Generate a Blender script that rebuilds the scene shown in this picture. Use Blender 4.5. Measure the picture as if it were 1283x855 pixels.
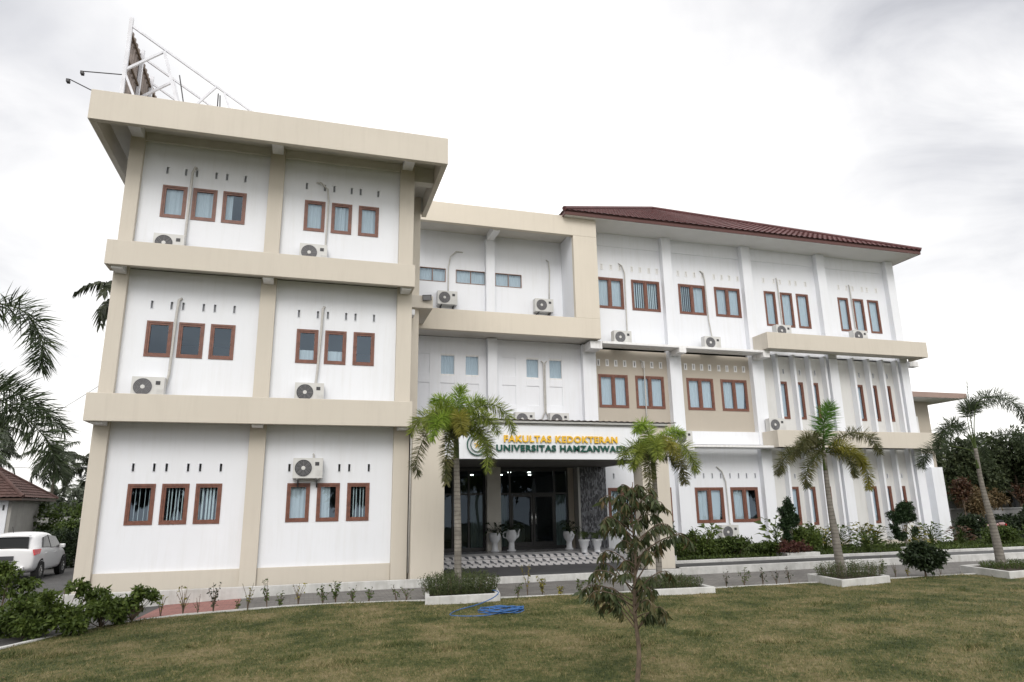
import bpy, bmesh, math, random
import numpy as np
from mathutils import Vector, Matrix
R = math.radians
rng = np.random.default_rng(7)
random.seed(7)
sc = bpy.context.scene
for o in list(bpy.data.objects): bpy.data.objects.remove(o)

# ------------------------------------------------------------ camera, sky, sun, exposure
CAM = Vector((4.888, -18.238, 1.665))
_p, _r, _y = R(13.776), R(-0.890), R(16.768)
fwd = Vector((math.sin(_y)*math.cos(_p), math.cos(_y)*math.cos(_p), math.sin(_p)))
rt = Vector((math.cos(_y), -math.sin(_y), 0)); upv = rt.cross(fwd)
r2 = rt*math.cos(_r) + upv*math.sin(_r); u2 = -rt*math.sin(_r) + upv*math.cos(_r)
cd = bpy.data.cameras.new('camera'); cam = bpy.data.objects.new('camera', cd); sc.collection.objects.link(cam)
cam.matrix_world = Matrix(((r2.x, u2.x, -fwd.x, CAM.x), (r2.y, u2.y, -fwd.y, CAM.y), (r2.z, u2.z, -fwd.z, CAM.z), (0, 0, 0, 1)))
cd.sensor_width = 36; cd.lens = 851.57/1283*36; cd.clip_end = 2000; cd.clip_start = .1
sc.camera = cam

SUN_EL, SUN_AZ = R(38), R(196)      # azimuth clockwise from +Y: the veiled sun stands behind the camera
w = bpy.data.worlds.new('World'); sc.world = w; w.use_nodes = True
nt = w.node_tree; nt.nodes.clear()
def N(nt, t, **k):
    n = nt.nodes.new(t)
    for a, b in k.items(): setattr(n, a, b)
    return n
def L(nt, a, b): nt.links.new(a, b)
def math_n(nt, op, a=None, b=None, c=None, clamp=False):
    n = N(nt, 'ShaderNodeMath', operation=op); n.use_clamp = clamp
    for i, v in enumerate((a, b, c)):
        if v is None: continue
        if isinstance(v, (int, float)): n.inputs[i].default_value = v
        else: L(nt, v, n.inputs[i])
    return n.outputs[0]
sky = N(nt, 'ShaderNodeTexSky', sky_type='NISHITA'); sky.sun_disc = False
sky.sun_elevation = SUN_EL; sky.sun_rotation = SUN_AZ; sky.air_density = 1.5; sky.dust_density = 3
bg_sky = N(nt, 'ShaderNodeBackground'); bg_sky.inputs['Strength'].default_value = .10; L(nt, sky.outputs[0], bg_sky.inputs['Color'])
tc = N(nt, 'ShaderNodeTexCoord'); sx = N(nt, 'ShaderNodeSeparateXYZ'); L(nt, tc.outputs['Generated'], sx.inputs[0])
zz = math_n(nt, 'ADD', math_n(nt, 'MAXIMUM', sx.outputs[2], 0.0), .22)
cx = N(nt, 'ShaderNodeCombineXYZ'); L(nt, math_n(nt, 'DIVIDE', sx.outputs[0], zz), cx.inputs[0]); L(nt, math_n(nt, 'DIVIDE', sx.outputs[1], zz), cx.inputs[1])
n1 = N(nt, 'ShaderNodeTexNoise'); n1.inputs['Scale'].default_value = .9; n1.inputs['Detail'].default_value = 6; n1.inputs['Roughness'].default_value = .5; n1.inputs['Distortion'].default_value = .3
L(nt, cx.outputs[0], n1.inputs['Vector'])
CLOUD_BASE = 1.20
b = math_n(nt, 'MULTIPLY_ADD', math_n(nt, 'SUBTRACT', n1.outputs['Fac'], .5), 1.5, CLOUD_BASE)
n2_ = N(nt, 'ShaderNodeTexNoise'); n2_.inputs['Scale'].default_value = 2.6; n2_.inputs['Detail'].default_value = 8; n2_.inputs['Roughness'].default_value = .55; n2_.inputs['Distortion'].default_value = .6
L(nt, cx.outputs[0], n2_.inputs['Vector'])
brk = math_n(nt, 'MULTIPLY_ADD', n2_.outputs['Fac'], 2.6, -.75, clamp=True)
def darkpatch(u, v, size, amt, b):
    d = (fwd*851.57 + r2*(u-641.5) - u2*(v-427.5)).normalized()
    dp = N(nt, 'ShaderNodeVectorMath', operation='DOT_PRODUCT'); L(nt, tc.outputs['Generated'], dp.inputs[0]); dp.inputs[1].default_value = d
    e = math_n(nt, 'MULTIPLY', math_n(nt, 'SUBTRACT', dp.outputs['Value'], 1.0), 1/(1-math.cos(R(size))))
    g = math_n(nt, 'POWER', 2.718, e)
    g = math_n(nt, 'MULTIPLY', g, math_n(nt, 'MULTIPLY_ADD', brk, .75, .35))
    return math_n(nt, 'MULTIPLY_ADD', g, -amt, b)
b = darkpatch(-80, -40, 15, .42, b)
b = darkpatch(1320, 120, 12, .46, b)
b = darkpatch(1130, 20, 9, .34, b)
b = darkpatch(1230, 250, 6, .16, b)
b = darkpatch(880, -80, 9, .34, b)
b = darkpatch(-150, 480, 14, .24, b)
b = math_n(nt, 'MAXIMUM', b, .45)
tint = N(nt, 'ShaderNodeMixRGB'); tint.inputs[1].default_value = (.93, .94, 1.0, 1); tint.inputs[2].default_value = (1, .985, .965, 1)
L(nt, math_n(nt, 'MULTIPLY_ADD', b, 2.0, -1.2, clamp=True), tint.inputs[0])
bg_c = N(nt, 'ShaderNodeBackground'); L(nt, tint.outputs[0], bg_c.inputs['Color']); L(nt, b, bg_c.inputs['Strength'])
mx = N(nt, 'ShaderNodeMixShader'); mx.inputs[0].default_value = .93
L(nt, bg_sky.outputs[0], mx.inputs[1]); L(nt, bg_c.outputs[0], mx.inputs[2])
wo = N(nt, 'ShaderNodeOutputWorld'); L(nt, mx.outputs[0], wo.inputs[0])
sd = bpy.data.lights.new('sun', 'SUN'); sd.energy = 1.45; sd.angle = R(28); sd.color = (1, .965, .92)
so = bpy.data.objects.new('sun', sd); sc.collection.objects.link(so)
sdir = Vector((math.sin(SUN_AZ)*math.cos(SUN_EL), math.cos(SUN_AZ)*math.cos(SUN_EL), math.sin(SUN_EL)))
so.rotation_euler = sdir.to_track_quat('Z', 'Y').to_euler()
vs = sc.view_settings; vs.view_transform = 'Standard'; vs.look = 'None'; vs.gamma = 1; vs.use_curve_mapping = False; vs.exposure = 0.20
sc.cycles.use_denoising = True; sc.cycles.max_bounces = 8; sc.cycles.transparent_max_bounces = 16
sc.cycles.diffuse_bounces = 4; sc.cycles.glossy_bounces = 3; sc.cycles.caustics_reflective = False; sc.cycles.caustics_refractive = False

# ------------------------------------------------------------ helpers
C = sc.collection
def link(name, me, parent=None):
    o = bpy.data.objects.new(name, me); C.objects.link(o)
    if parent is not None: o.parent = parent
    return o
def tag(o, label=None, cat=None, group=None, kind=None):
    if label: o['label'] = label
    if cat: o['category'] = cat
    if group: o['group'] = group
    if kind: o['kind'] = kind
    return o
def empty(name, loc=(0, 0, 0), rz=0):
    o = link(name, None); o.location = loc; o.rotation_euler = (0, 0, rz); o.empty_display_size = .2
    return o
def npmesh(name, V, F, m, parent=None, smooth=False, mi=None):
    """V (n,3), F (k,4) or (k,3) int"""
    V = np.asarray(V, np.float32); F = np.asarray(F, np.int32); k = F.shape[1]
    me = bpy.data.meshes.new(name)
    me.vertices.add(len(V)); me.vertices.foreach_set('co', V.ravel())
    me.loops.add(F.size); me.loops.foreach_set('vertex_index', F.ravel())
    me.polygons.add(len(F)); me.polygons.foreach_set('loop_start', np.arange(0, F.size, k, dtype=np.int32))
    me.polygons.foreach_set('loop_total', np.full(len(F), k, np.int32))
    ms = m if isinstance(m, (list, tuple)) else [m]
    for q in ms: me.materials.append(q)
    if mi is not None: me.polygons.foreach_set('material_index', np.asarray(mi, np.int32))
    if smooth: me.polygons.foreach_set('use_smooth', np.ones(len(F), bool))
    me.update(calc_edges=True); me.validate()
    return link(name, me, parent)
class MB:
    def __init__(s): s.v = []; s.f = []; s.m = []
    def add(s, vs, fs, mi=0):
        n = len(s.v); s.v += [tuple(q) for q in vs]; s.f += [tuple(i+n for i in f) for f in fs]; s.m += [mi]*len(fs); return s
    def box(s, x0, x1, y0, y1, z0, z1, mi=0):
        return s.add([(x0,y0,z0),(x1,y0,z0),(x1,y1,z0),(x0,y1,z0),(x0,y0,z1),(x1,y0,z1),(x1,y1,z1),(x0,y1,z1)],
                     [(0,3,2,1),(4,5,6,7),(0,1,5,4),(1,2,6,5),(2,3,7,6),(3,0,4,7)], mi)
    def quad(s, a, b, c, d, mi=0): return s.add([a,b,c,d], [(0,1,2,3)], mi)
    def bar(s, a, b, wd, hg=None, mi=0):
        a = Vector(a); b = Vector(b); d = (b-a).normalized(); hg = hg or wd
        sd_ = d.cross(Vector((0,0,1))); sd_ = Vector((1,0,0)) if sd_.length < 1e-3 else sd_.normalized(); u = sd_.cross(d)
        vs = [p + sd_*i*wd/2 + u*j*hg/2 for p in (a, b) for i, j in ((-1,-1),(1,-1),(1,1),(-1,1))]
        return s.add(vs, [(0,1,2,3),(7,6,5,4),(0,4,5,1),(1,5,6,2),(2,6,7,3),(3,7,4,0)], mi)
    def tube(s, pts, r, n=8, mi=0, cap=True):
        P = [Vector(p) for p in pts]; rr = r if isinstance(r, (list, tuple)) else [r]*len(P)
        rings = []; ref = None
        for i, p in enumerate(P):
            d = (P[min(i+1, len(P)-1)] - P[max(i-1, 0)]).normalized()
            if ref is None: ref = Vector((0,0,1)) if abs(d.z) < .9 else Vector((1,0,0))
            a = d.cross(ref).normalized(); ref = a.cross(d).normalized()
            rings.append([p + (a*math.cos(t) + ref*math.sin(t))*rr[i] for t in [2*math.pi*k/n for k in range(n)]])
        vs = [q for g in rings for q in g]; fs = []
        for i in range(len(P)-1):
            for k in range(n):
                fs.append((i*n+k, i*n+(k+1) % n, (i+1)*n+(k+1) % n, (i+1)*n+k))
        if cap: fs.append(tuple(range(n))[::-1]); fs.append(tuple((len(P)-1)*n+k for k in range(n)))
        return s.add(vs, fs, mi)
    def lathe(s, prof, c=(0,0,0), n=20, mi=0):
        vs = [(c[0]+r*math.cos(2*math.pi*k/n), c[1]+r*math.sin(2*math.pi*k/n), c[2]+z) for r, z in prof for k in range(n)]
        fs = [(i*n+k, i*n+(k+1) % n, (i+1)*n+(k+1) % n, (i+1)*n+k) for i in range(len(prof)-1) for k in range(n)]
        return s.add(vs, fs, mi)
    def build(s, name, m, parent=None, smooth=False, bevel=0):
        me = bpy.data.meshes.new(name); me.from_pydata(s.v, [], s.f)
        for q in (m if isinstance(m, (list, tuple)) else [m]): me.materials.append(q)
        me.polygons.foreach_set('material_index', s.m)
        if smooth: me.polygons.foreach_set('use_smooth', [True]*len(s.f))
        me.update(); me.validate()
        o = link(name, me, parent)
        if bevel:
            b = o.modifiers.new('bevel', 'BEVEL'); b.width = bevel; b.segments = 2; b.limit_method = 'ANGLE'; b.angle_limit = R(50)
        return o

# ------------------------------------------------------------ materials
def mat(name, col, rough=.8, var=.06, scale=1.5, bump=0, bscale=60, col2=None, dirt=None, spec=.3, metal=0, tr=0):
    m = bpy.data.materials.new(name); m.use_nodes = True; t = m.node_tree; P = t.nodes['Principled BSDF']
    P.inputs['Roughness'].default_value = rough; P.inputs['Metallic'].default_value = metal; P.inputs['Specular IOR Level'].default_value = spec
    geo = N(t, 'ShaderNodeNewGeometry')
    n = N(t, 'ShaderNodeTexNoise'); n.inputs['Scale'].default_value = scale; n.inputs['Detail'].default_value = 5; n.inputs['Roughness'].default_value = .6
    L(t, geo.outputs['Position'], n.inputs['Vector'])
    mixc = N(t, 'ShaderNodeMixRGB')
    c1 = tuple(max(0, c*(1-var)) for c in col); c2 = col2 or tuple(min(1, c*(1+var)) for c in col)
    mixc.inputs[1].default_value = (*c1, 1); mixc.inputs[2].default_value = (*c2, 1)
    rp = N(t, 'ShaderNodeMapRange'); rp.inputs[1].default_value = .3; rp.inputs[2].default_value = .7; L(t, n.outputs['Fac'], rp.inputs[0])
    L(t, rp.outputs[0], mixc.inputs[0]); out = mixc.outputs[0]
    if dirt:      # vertical rain streaks: (strength, colour)
        mp = N(t, 'ShaderNodeMapping'); mp.inputs['Scale'].default_value = (5, 5, .35); L(t, geo.outputs['Position'], mp.inputs[0])
        nd = N(t, 'ShaderNodeTexNoise'); nd.inputs['Scale'].default_value = 1.6; nd.inputs['Detail'].default_value = 6; nd.inputs['Roughness'].default_value = .65; L(t, mp.outputs[0], nd.inputs['Vector'])
        r2_ = N(t, 'ShaderNodeMapRange'); r2_.inputs[1].default_value = .52; r2_.inputs[2].default_value = .8; r2_.inputs[4].default_value = dirt[0]; nl_ = N(t, 'ShaderNodeTexNoise'); nl_.inputs['Scale'].default_value = .55; nl_.inputs['Detail'].default_value = 3; L(t, geo.outputs['Position'], nl_.inputs['Vector'])
        L(t, math_n(t, 'MULTIPLY_ADD', nl_.outputs['Fac'], .45, math_n(t, 'SUBTRACT', nd.outputs['Fac'], .2)), r2_.inputs[0])
        m2 = N(t, 'ShaderNodeMixRGB'); L(t, r2_.outputs[0], m2.inputs[0]); L(t, out, m2.inputs[1]); m2.inputs[2].default_value = (*dirt[1], 1); out = m2.outputs[0]
    L(t, out, P.inputs['Base Color'])
    if bump:
        nb = N(t, 'ShaderNodeTexNoise'); nb.inputs['Scale'].default_value = bscale; nb.inputs['Detail'].default_value = 4; L(t, geo.outputs['Position'], nb.inputs['Vector'])
        bp = N(t, 'ShaderNodeBump'); bp.inputs['Strength'].default_value = bump; bp.inputs['Distance'].default_value = .01; L(t, nb.outputs['Fac'], bp.inputs['Height']); L(t, bp.outputs[0], P.inputs['Normal'])
    if tr:
        m['tr'] = tr
        T_ = N(t, 'ShaderNodeBsdfTranslucent'); L(t, out, T_.inputs['Color']); ms = N(t, 'ShaderNodeMixShader'); ms.inputs[0].default_value = tr
        L(t, P.outputs[0], ms.inputs[1]); L(t, T_.outputs[0], ms.inputs[2]); L(t, ms.outputs[0], t.nodes['Material Output'].inputs[0])
    return m
def leafmat(name, c1, c2, c3, scale=3, tr=.3, rough=.55, per_island=True):
    """leaf colours differ from leaf to leaf and in clumps"""
    m = bpy.data.materials.new(name); m.use_nodes = True; t = m.node_tree; P = t.nodes['Principled BSDF']; P.inputs['Roughness'].default_value = rough
    P.inputs['Specular IOR Level'].default_value = .35
    geo = N(t, 'ShaderNodeNewGeometry'); n = N(t, 'ShaderNodeTexNoise'); n.inputs['Scale'].default_value = scale; n.inputs['Detail'].default_value = 3; L(t, geo.outputs['Position'], n.inputs['Vector'])
    a = math_n(t, 'MULTIPLY_ADD', n.outputs['Fac'], 1.6, -.3); f = math_n(t, 'MULTIPLY_ADD', geo.outputs['Random Per Island'], .5, math_n(t, 'MULTIPLY', a, .5), clamp=True)
    cr = N(t, 'ShaderNodeValToRGB'); L(t, f, cr.inputs[0]); e = cr.color_ramp.elements
    e[0].position = .15; e[0].color = (*c1, 1); e[1].position = .9; e[1].color = (*c3, 1); k = e.new(.55); k.color = (*c2, 1)
    L(t, cr.outputs[0], P.inputs['Base Color'])
    T_ = N(t, 'ShaderNodeBsdfTranslucent'); L(t, cr.outputs[0], T_.inputs['Color']); ms = N(t, 'ShaderNodeMixShader'); ms.inputs[0].default_value = tr
    L(t, P.outputs[0], ms.inputs[1]); L(t, T_.outputs[0], ms.inputs[2]); L(t, ms.outputs[0], t.nodes['Material Output'].inputs[0])
    return m
def glassmat(name, tint, ior=1.75, clear=.85):
    m = bpy.data.materials.new(name); m.use_nodes = True; t = m.node_tree; t.nodes.remove(t.nodes['Principled BSDF'])
    g = N(t, 'ShaderNodeBsdfGlossy'); g.inputs['Roughness'].default_value = .015; g.inputs['Color'].default_value = (.66, .82, 1, 1)
    tr_ = N(t, 'ShaderNodeBsdfTransparent'); tr_.inputs['Color'].default_value = (tint[0]*clear, tint[1]*clear, tint[2]*clear, 1)
    geo = N(t, 'ShaderNodeNewGeometry'); dp = N(t, 'ShaderNodeVectorMath', operation='DOT_PRODUCT'); L(t, geo.outputs['Normal'], dp.inputs[0]); L(t, geo.outputs['Incoming'], dp.inputs[1])
    f0 = ((ior-1)/(ior+1))**2; fr = math_n(t, 'MULTIPLY_ADD', math_n(t, 'POWER', math_n(t, 'SUBTRACT', 1.0, math_n(t, 'ABSOLUTE', dp.outputs['Value'])), 5.0), 1-f0, f0)
    nb = N(t, 'ShaderNodeTexNoise'); nb.inputs['Scale'].default_value = 1.1; nb.inputs['Detail'].default_value = 1; L(t, geo.outputs['Position'], nb.inputs['Vector'])
    bp = N(t, 'ShaderNodeBump'); bp.inputs['Strength'].default_value = .12; bp.inputs['Distance'].default_value = .05; L(t, nb.outputs['Fac'], bp.inputs['Height']); L(t, bp.outputs[0], g.inputs['Normal'])
    ms = N(t, 'ShaderNodeMixShader'); L(t, fr, ms.inputs[0]); L(t, tr_.outputs[0], ms.inputs[1]); L(t, g.outputs[0], ms.inputs[2]); L(t, ms.outputs[0], t.nodes['Material Output'].inputs[0])
    return m
M = {}
M['white'] = mat('white_wall_paint', (.78, .80, .845), .75, .02, .6, .15, 120, dirt=(.16, (.52, .51, .47)))
M['white_trim'] = mat('white_trim_paint', (.80, .80, .81), .7, .03, .8, .12, 100, dirt=(.38, (.42, .40, .36)))
M['grey_panel'] = mat('pale_grey_wall_paint', (.66, .66, .65), .75, .03, 1, .12, 100, dirt=(.30, (.42, .40, .36)))
M['beige'] = mat('beige_wall_paint', (.59, .545, .475), .8, .03, .5, .2, 90, dirt=(.15, (.38, .34, .29)))
M['beige_warm'] = mat('warm_beige_paint', (.655, .60, .515), .8, .03, .5, .2, 90, dirt=(.13, (.40, .35, .29)))
M['taupe'] = mat('taupe_wall_paint', (.45, .405, .345), .8, .03, .7, .2, 90, dirt=(.14, (.52, .47, .40)))
M['slab'] = mat('soffit_plaster', (.60, .58, .54), .85, .08, 1.3, .15, 60)
M['soffit'] = mat('white_soffit_board', (.76, .76, .76), .8, .03, 1.5)
M['wood'] = mat('red_brown_wood', (.165, .066, .044), .45, .28, 9, .1, 150, spec=.5)
M['glass'] = glassmat('window_glass', (.84, .93, 1.0), 2.0, 1.0)
M['glass_dark'] = glassmat('tinted_lobby_glass', (.42, .5, .5), 1.5)
M['curtain'] = mat('white_curtain', (.80, .83, .82), .9, .03, 4, tr=.35)
M['blind'] = mat('pale_blind', (.62, .66, .62), .8, .05, 4, tr=.15)
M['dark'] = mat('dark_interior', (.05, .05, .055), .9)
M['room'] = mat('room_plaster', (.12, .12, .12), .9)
M['ac'] = mat('cream_casing_enamel', (.60, .60, .59), .45, .05, 5, dirt=(.25, (.42, .38, .32)))
M['ac_dark'] = mat('dark_grille_plastic', (.06, .06, .065), .5)
M['ac_grey'] = mat('grey_grille_plastic', (.24, .24, .25), .5)
M['fan_grey'] = mat('grey_fan_shade', (.13, .13, .14), .6)
M['vent_grey'] = mat('vent_mesh_grey', (.30, .31, .33), .8)
M['pipe'] = mat('grey_pipe_wrap', (.50, .49, .47), .7, .1, 12, .3, 80)
M['alu'] = mat('black_aluminium', (.018, .018, .02), .35, spec=.5)
M['chrome'] = mat('steel', (.7, .7, .7), .2, metal=1)
M['sheet'] = mat('grey_roof_sheet', (.14, .12, .11), .6, .3, 4, dirt=(.5, (.06, .05, .045)))
M['gutter'] = mat('grey_gutter_paint', (.42, .42, .41), .6, .06, 3, dirt=(.3, (.25, .23, .2)))
M['steelw'] = mat('white_painted_steel', (.66, .67, .72), .5, .1, 5, dirt=(.2, (.4, .33, .28)))
M['gold'] = mat('gold_yellow_lettering', (.78, .47, .035), .35, .05, spec=.5)
M['green'] = mat('dark_green_lettering', (.004, .072, .05), .35, .05, spec=.5)
M['stonepot'] = mat('white_glazed_concrete', (.70, .72, .76), .55, .06, 6)
M['trunk'] = mat('grey_palm_trunk', (.20, .185, .165), .9, .3, 6, .8, 30)
_t = M['trunk'].node_tree; _P = _t.nodes['Principled BSDF']; _g = N(_t, 'ShaderNodeNewGeometry'); _s = N(_t, 'ShaderNodeSeparateXYZ'); L(_t, _g.outputs['Position'], _s.inputs[0])
_n = N(_t, 'ShaderNodeTexNoise'); _n.inputs['Scale'].default_value = 3.0; L(_t, _g.outputs['Position'], _n.inputs['Vector'])
_w = math_n(_t, 'SINE', math_n(_t, 'MULTIPLY', math_n(_t, 'MULTIPLY_ADD', _n.outputs['Fac'], .06, _s.outputs[2]), 2*math.pi/.085)); _w = math_n(_t, 'POWER', math_n(_t, 'MULTIPLY_ADD', _w, .5, .5), 5.0)
_old = _P.inputs['Base Color'].links[0].from_socket; _m = N(_t, 'ShaderNodeMixRGB'); L(_t, math_n(_t, 'MULTIPLY', _w, .55), _m.inputs[0]); L(_t, _old, _m.inputs[1]); _m.inputs[2].default_value = (.07, .06, .05, 1); L(_t, _m.outputs[0], _P.inputs['Base Color'])
M['bark'] = mat('brown_bark', (.12, .09, .065), .9, .3, 12, .6, 60)
M['bark_grey'] = mat('pale_bark', (.15, .13, .105), .9, .3, 12, .6, 60)
M['kerb'] = mat('white_painted_kerb', (.52, .52, .51), .8, .18, 3, .3, 40, dirt=(.45, (.35, .34, .30)))
M['soil'] = mat('dark_soil', (.055, .045, .035), 1, .4, 7, 1, 20)
M['carpaint'] = mat('white_car_paint', (.78, .78, .79), .22, .01, spec=.6)
M['carglass'] = mat('dark_car_glass', (.008, .009, .010), .12, spec=.22)
M['rubber'] = mat('tyre_rubber', (.02, .02, .02), .8)
M['redlamp'] = mat('red_tail_lamp', (.50, .012, .018), .15, .1, 20, spec=.7)
M['hose'] = mat('blue_garden_hose', (.03, .11, .30), .6, .1, 10, spec=.5)
M['palmleaf'] = leafmat('foxtail_palm_leaflets', (.08, .11, .026), (.23, .29, .055), (.44, .48, .11), 2.5, .45)
M['palmleaf_y'] = leafmat('yellowing_palm_leaflets', (.13, .13, .028), (.27, .26, .05), (.42, .38, .08), 2.5, .45)
M['palmleaf_o'] = leafmat('old_palm_leaflets', (.05, .06, .026), (.125, .13, .05), (.23, .20, .09), 3, .4)
M['palmleaf_g'] = leafmat('fresh_palm_leaflets', (.12, .20, .026), (.29, .42, .06), (.50, .60, .13), 3, .5)
M['palmleaf_g2'] = leafmat('deep_green_palm_leaflets', (.05, .12, .022), (.11, .24, .04), (.20, .33, .07), 3, .4)
M['palmdark'] = leafmat('dark_backlit_palm_leaflets', (.03, .045, .022), (.055, .08, .038), (.095, .12, .055), 3, .25)  # left palm's backlit darkness is put into these leaf colours
M['coco'] = leafmat('coconut_leaflets', (.018, .026, .012), (.035, .045, .02), (.06, .065, .03), 1, .2)
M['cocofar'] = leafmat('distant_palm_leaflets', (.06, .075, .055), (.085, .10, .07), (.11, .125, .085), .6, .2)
M['leaf_mid'] = leafmat('mid_green_leaves', (.03, .05, .012), (.065, .10, .02), (.12, .165, .035), 4, .3)
M['leaf_dark'] = leafmat('dark_green_leaves', (.010, .020, .008), (.022, .038, .014), (.045, .065, .022), 2, .2)
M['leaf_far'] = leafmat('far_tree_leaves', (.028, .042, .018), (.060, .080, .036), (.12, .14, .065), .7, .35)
M['leaf_loose'] = leafmat('light_shrub_leaves', (.04, .065, .015), (.095, .14, .028), (.17, .22, .05), 4, .4)
M['leaf_bush'] = leafmat('grey_green_leaves', (.035, .05, .018), (.075, .10, .035), (.14, .165, .07), 8, .3)
M['leaf_topiary'] = leafmat('conifer_green_leaves', (.010, .025, .010), (.025, .05, .018), (.05, .085, .03), 6, .15)
M['leaf_red'] = leafmat('dull_red_leaves', (.06, .02, .018), (.10, .035, .03), (.12, .08, .03), 8, .25)
M['leaf_yellow'] = leafmat('yellow_green_leaves', (.10, .11, .02), (.19, .18, .03), (.30, .25, .04), 8, .3)
M['leaf_sapling'] = leafmat('durian_leaves', (.028, .046, .018), (.06, .078, .028), (.13, .08, .036), 5, .25, .6)
M['leaf_dry'] = leafmat('brown_dry_leaves', (.09, .06, .03), (.15, .105, .05), (.20, .16, .08), 2, .2)
M['leaf_orange'] = leafmat('rusty_leaves', (.045, .025, .014), (.08, .035, .018), (.07, .06, .025), 2, .2)

# roof tiles, stone cladding, tiles, paving, lawn
def tiled_roof_mat():
    m = mat('maroon_roof_tile', (.115, .028, .028), .5, .25, 3, spec=.4); t = m.node_tree; P = t.nodes['Principled BSDF']
    geo = N(t, 'ShaderNodeNewGeometry'); s = N(t, 'ShaderNodeSeparateXYZ'); L(t, geo.outputs['Position'], s.inputs[0])
    wx = math_n(t, 'SINE', math_n(t, 'MULTIPLY', s.outputs[0], 2*math.pi/.26)); wy = math_n(t, 'FRACT', math_n(t, 'DIVIDE', s.outputs[1], .30))
    hgt = math_n(t, 'MULTIPLY_ADD', wx, .6, wy)
    bp = N(t, 'ShaderNodeBump'); bp.inputs['Strength'].default_value = 1; bp.inputs['Distance'].default_value = .05; L(t, hgt, bp.inputs['Height']); L(t, bp.outputs[0], P.inputs['Normal'])
    return m
M['tile'] = tiled_roof_mat()
def cells_mat(name, cols, scale, mortar, rough=.6, bump=.6, kind='brick', vec=None, bw=.2, bh=.1):
    m = bpy.data.materials.new(name); m.use_nodes = True; t = m.node_tree; P = t.nodes['Principled BSDF']; P.inputs['Roughness'].default_value = rough
    geo = N(t, 'ShaderNodeNewGeometry'); v = geo.outputs['Position']
    if vec:
        s = N(t, 'ShaderNodeSeparateXYZ'); L(t, v, s.inputs[0]); c = N(t, 'ShaderNodeCombineXYZ')
        for i, a in enumerate(vec):
            if a is not None: L(t, s.outputs[a], c.inputs[i])
        v = c.outputs[0]
    br = N(t, 'ShaderNodeTexBrick'); L(t, v, br.inputs['Vector']); br.inputs['Scale'].default_value = scale; br.inputs['Brick Width'].default_value = bw; br.inputs['Row Height'].default_value = bh
    br.inputs['Mortar Size'].default_value = .006; br.inputs['Color1'].default_value = (*cols[0], 1); br.inputs['Color2'].default_value = (*cols[1], 1); br.inputs['Mortar'].default_value = (*mortar, 1); br.inputs['Bias'].default_value = 0
    n = N(t, 'ShaderNodeTexNoise'); n.inputs['Scale'].default_value = .8; n.inputs['Detail'].default_value = 6; n.inputs['Roughness'].default_value = .65; L(t, geo.outputs['Position'], n.inputs['Vector'])
    mx_ = N(t, 'ShaderNodeMixRGB', blend_type='MULTIPLY'); mx_.inputs[0].default_value = .8; L(t, br.outputs['Color'], mx_.inputs[1])
    mr = N(t, 'ShaderNodeMapRange'); mr.inputs[1].default_value = .3; mr.inputs[2].default_value = .7; mr.inputs[3].default_value = .65; mr.inputs[4].default_value = 1.2; L(t, n.outputs['Fac'], mr.inputs[0]); L(t, mr.outputs[0], mx_.inputs[2])
    L(t, mx_.outputs[0], P.inputs['Base Color'])
    bp = N(t, 'ShaderNodeBump'); bp.inputs['Strength'].default_value = bump; bp.inputs['Distance'].default_value = .01; L(t, br.outputs['Fac'], bp.inputs['Height']); bp.invert = True; L(t, bp.outputs[0], P.inputs['Normal'])
    return m
M['paving'] = cells_mat('grey_paving_blocks', ((.19, .18, .17), (.135, .13, .125)), 1, (.09, .085, .08), .85, .5)
M['redpave'] = cells_mat('red_paving_blocks', ((.33, .155, .135), (.26, .12, .105)), 1, (.17, .10, .09), .85, .5)
M['asphalt'] = cells_mat('dark_paving_blocks', ((.085, .082, .080), (.062, .06, .06)), 1, (.04, .04, .04), .85, .5)
M['drive'] = mat('dark_driveway_concrete', (.075, .075, .08), .6, .25, 1.2, .3, 30)
def stone_mat():
    m = bpy.data.materials.new('dark_split_stone'); m.use_nodes = True; t = m.node_tree; P = t.nodes['Principled BSDF']; P.inputs['Roughness'].default_value = .6
    geo = N(t, 'ShaderNodeNewGeometry'); mp = N(t, 'ShaderNodeMapping'); mp.inputs['Scale'].default_value = (1, 1, .45); L(t, geo.outputs['Position'], mp.inputs[0])
    vo = N(t, 'ShaderNodeTexVoronoi'); vo.inputs['Scale'].default_value = 22; L(t, mp.outputs[0], vo.inputs['Vector'])
    cr = N(t, 'ShaderNodeValToRGB'); L(t, vo.outputs['Color'], cr.inputs[0]); e = cr.color_ramp.elements; e[0].color = (.035, .037, .045, 1); e[1].color = (.26, .27, .30, 1); e[0].position = .3
    L(t, cr.outputs[0], P.inputs['Base Color']); bp = N(t, 'ShaderNodeBump'); bp.inputs['Strength'].default_value = .9; bp.inputs['Distance'].default_value = .02; L(t, vo.outputs['Color'], bp.inputs['Height']); L(t, bp.outputs[0], P.inputs['Normal'])
    return m
M['stone'] = stone_mat()
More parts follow.
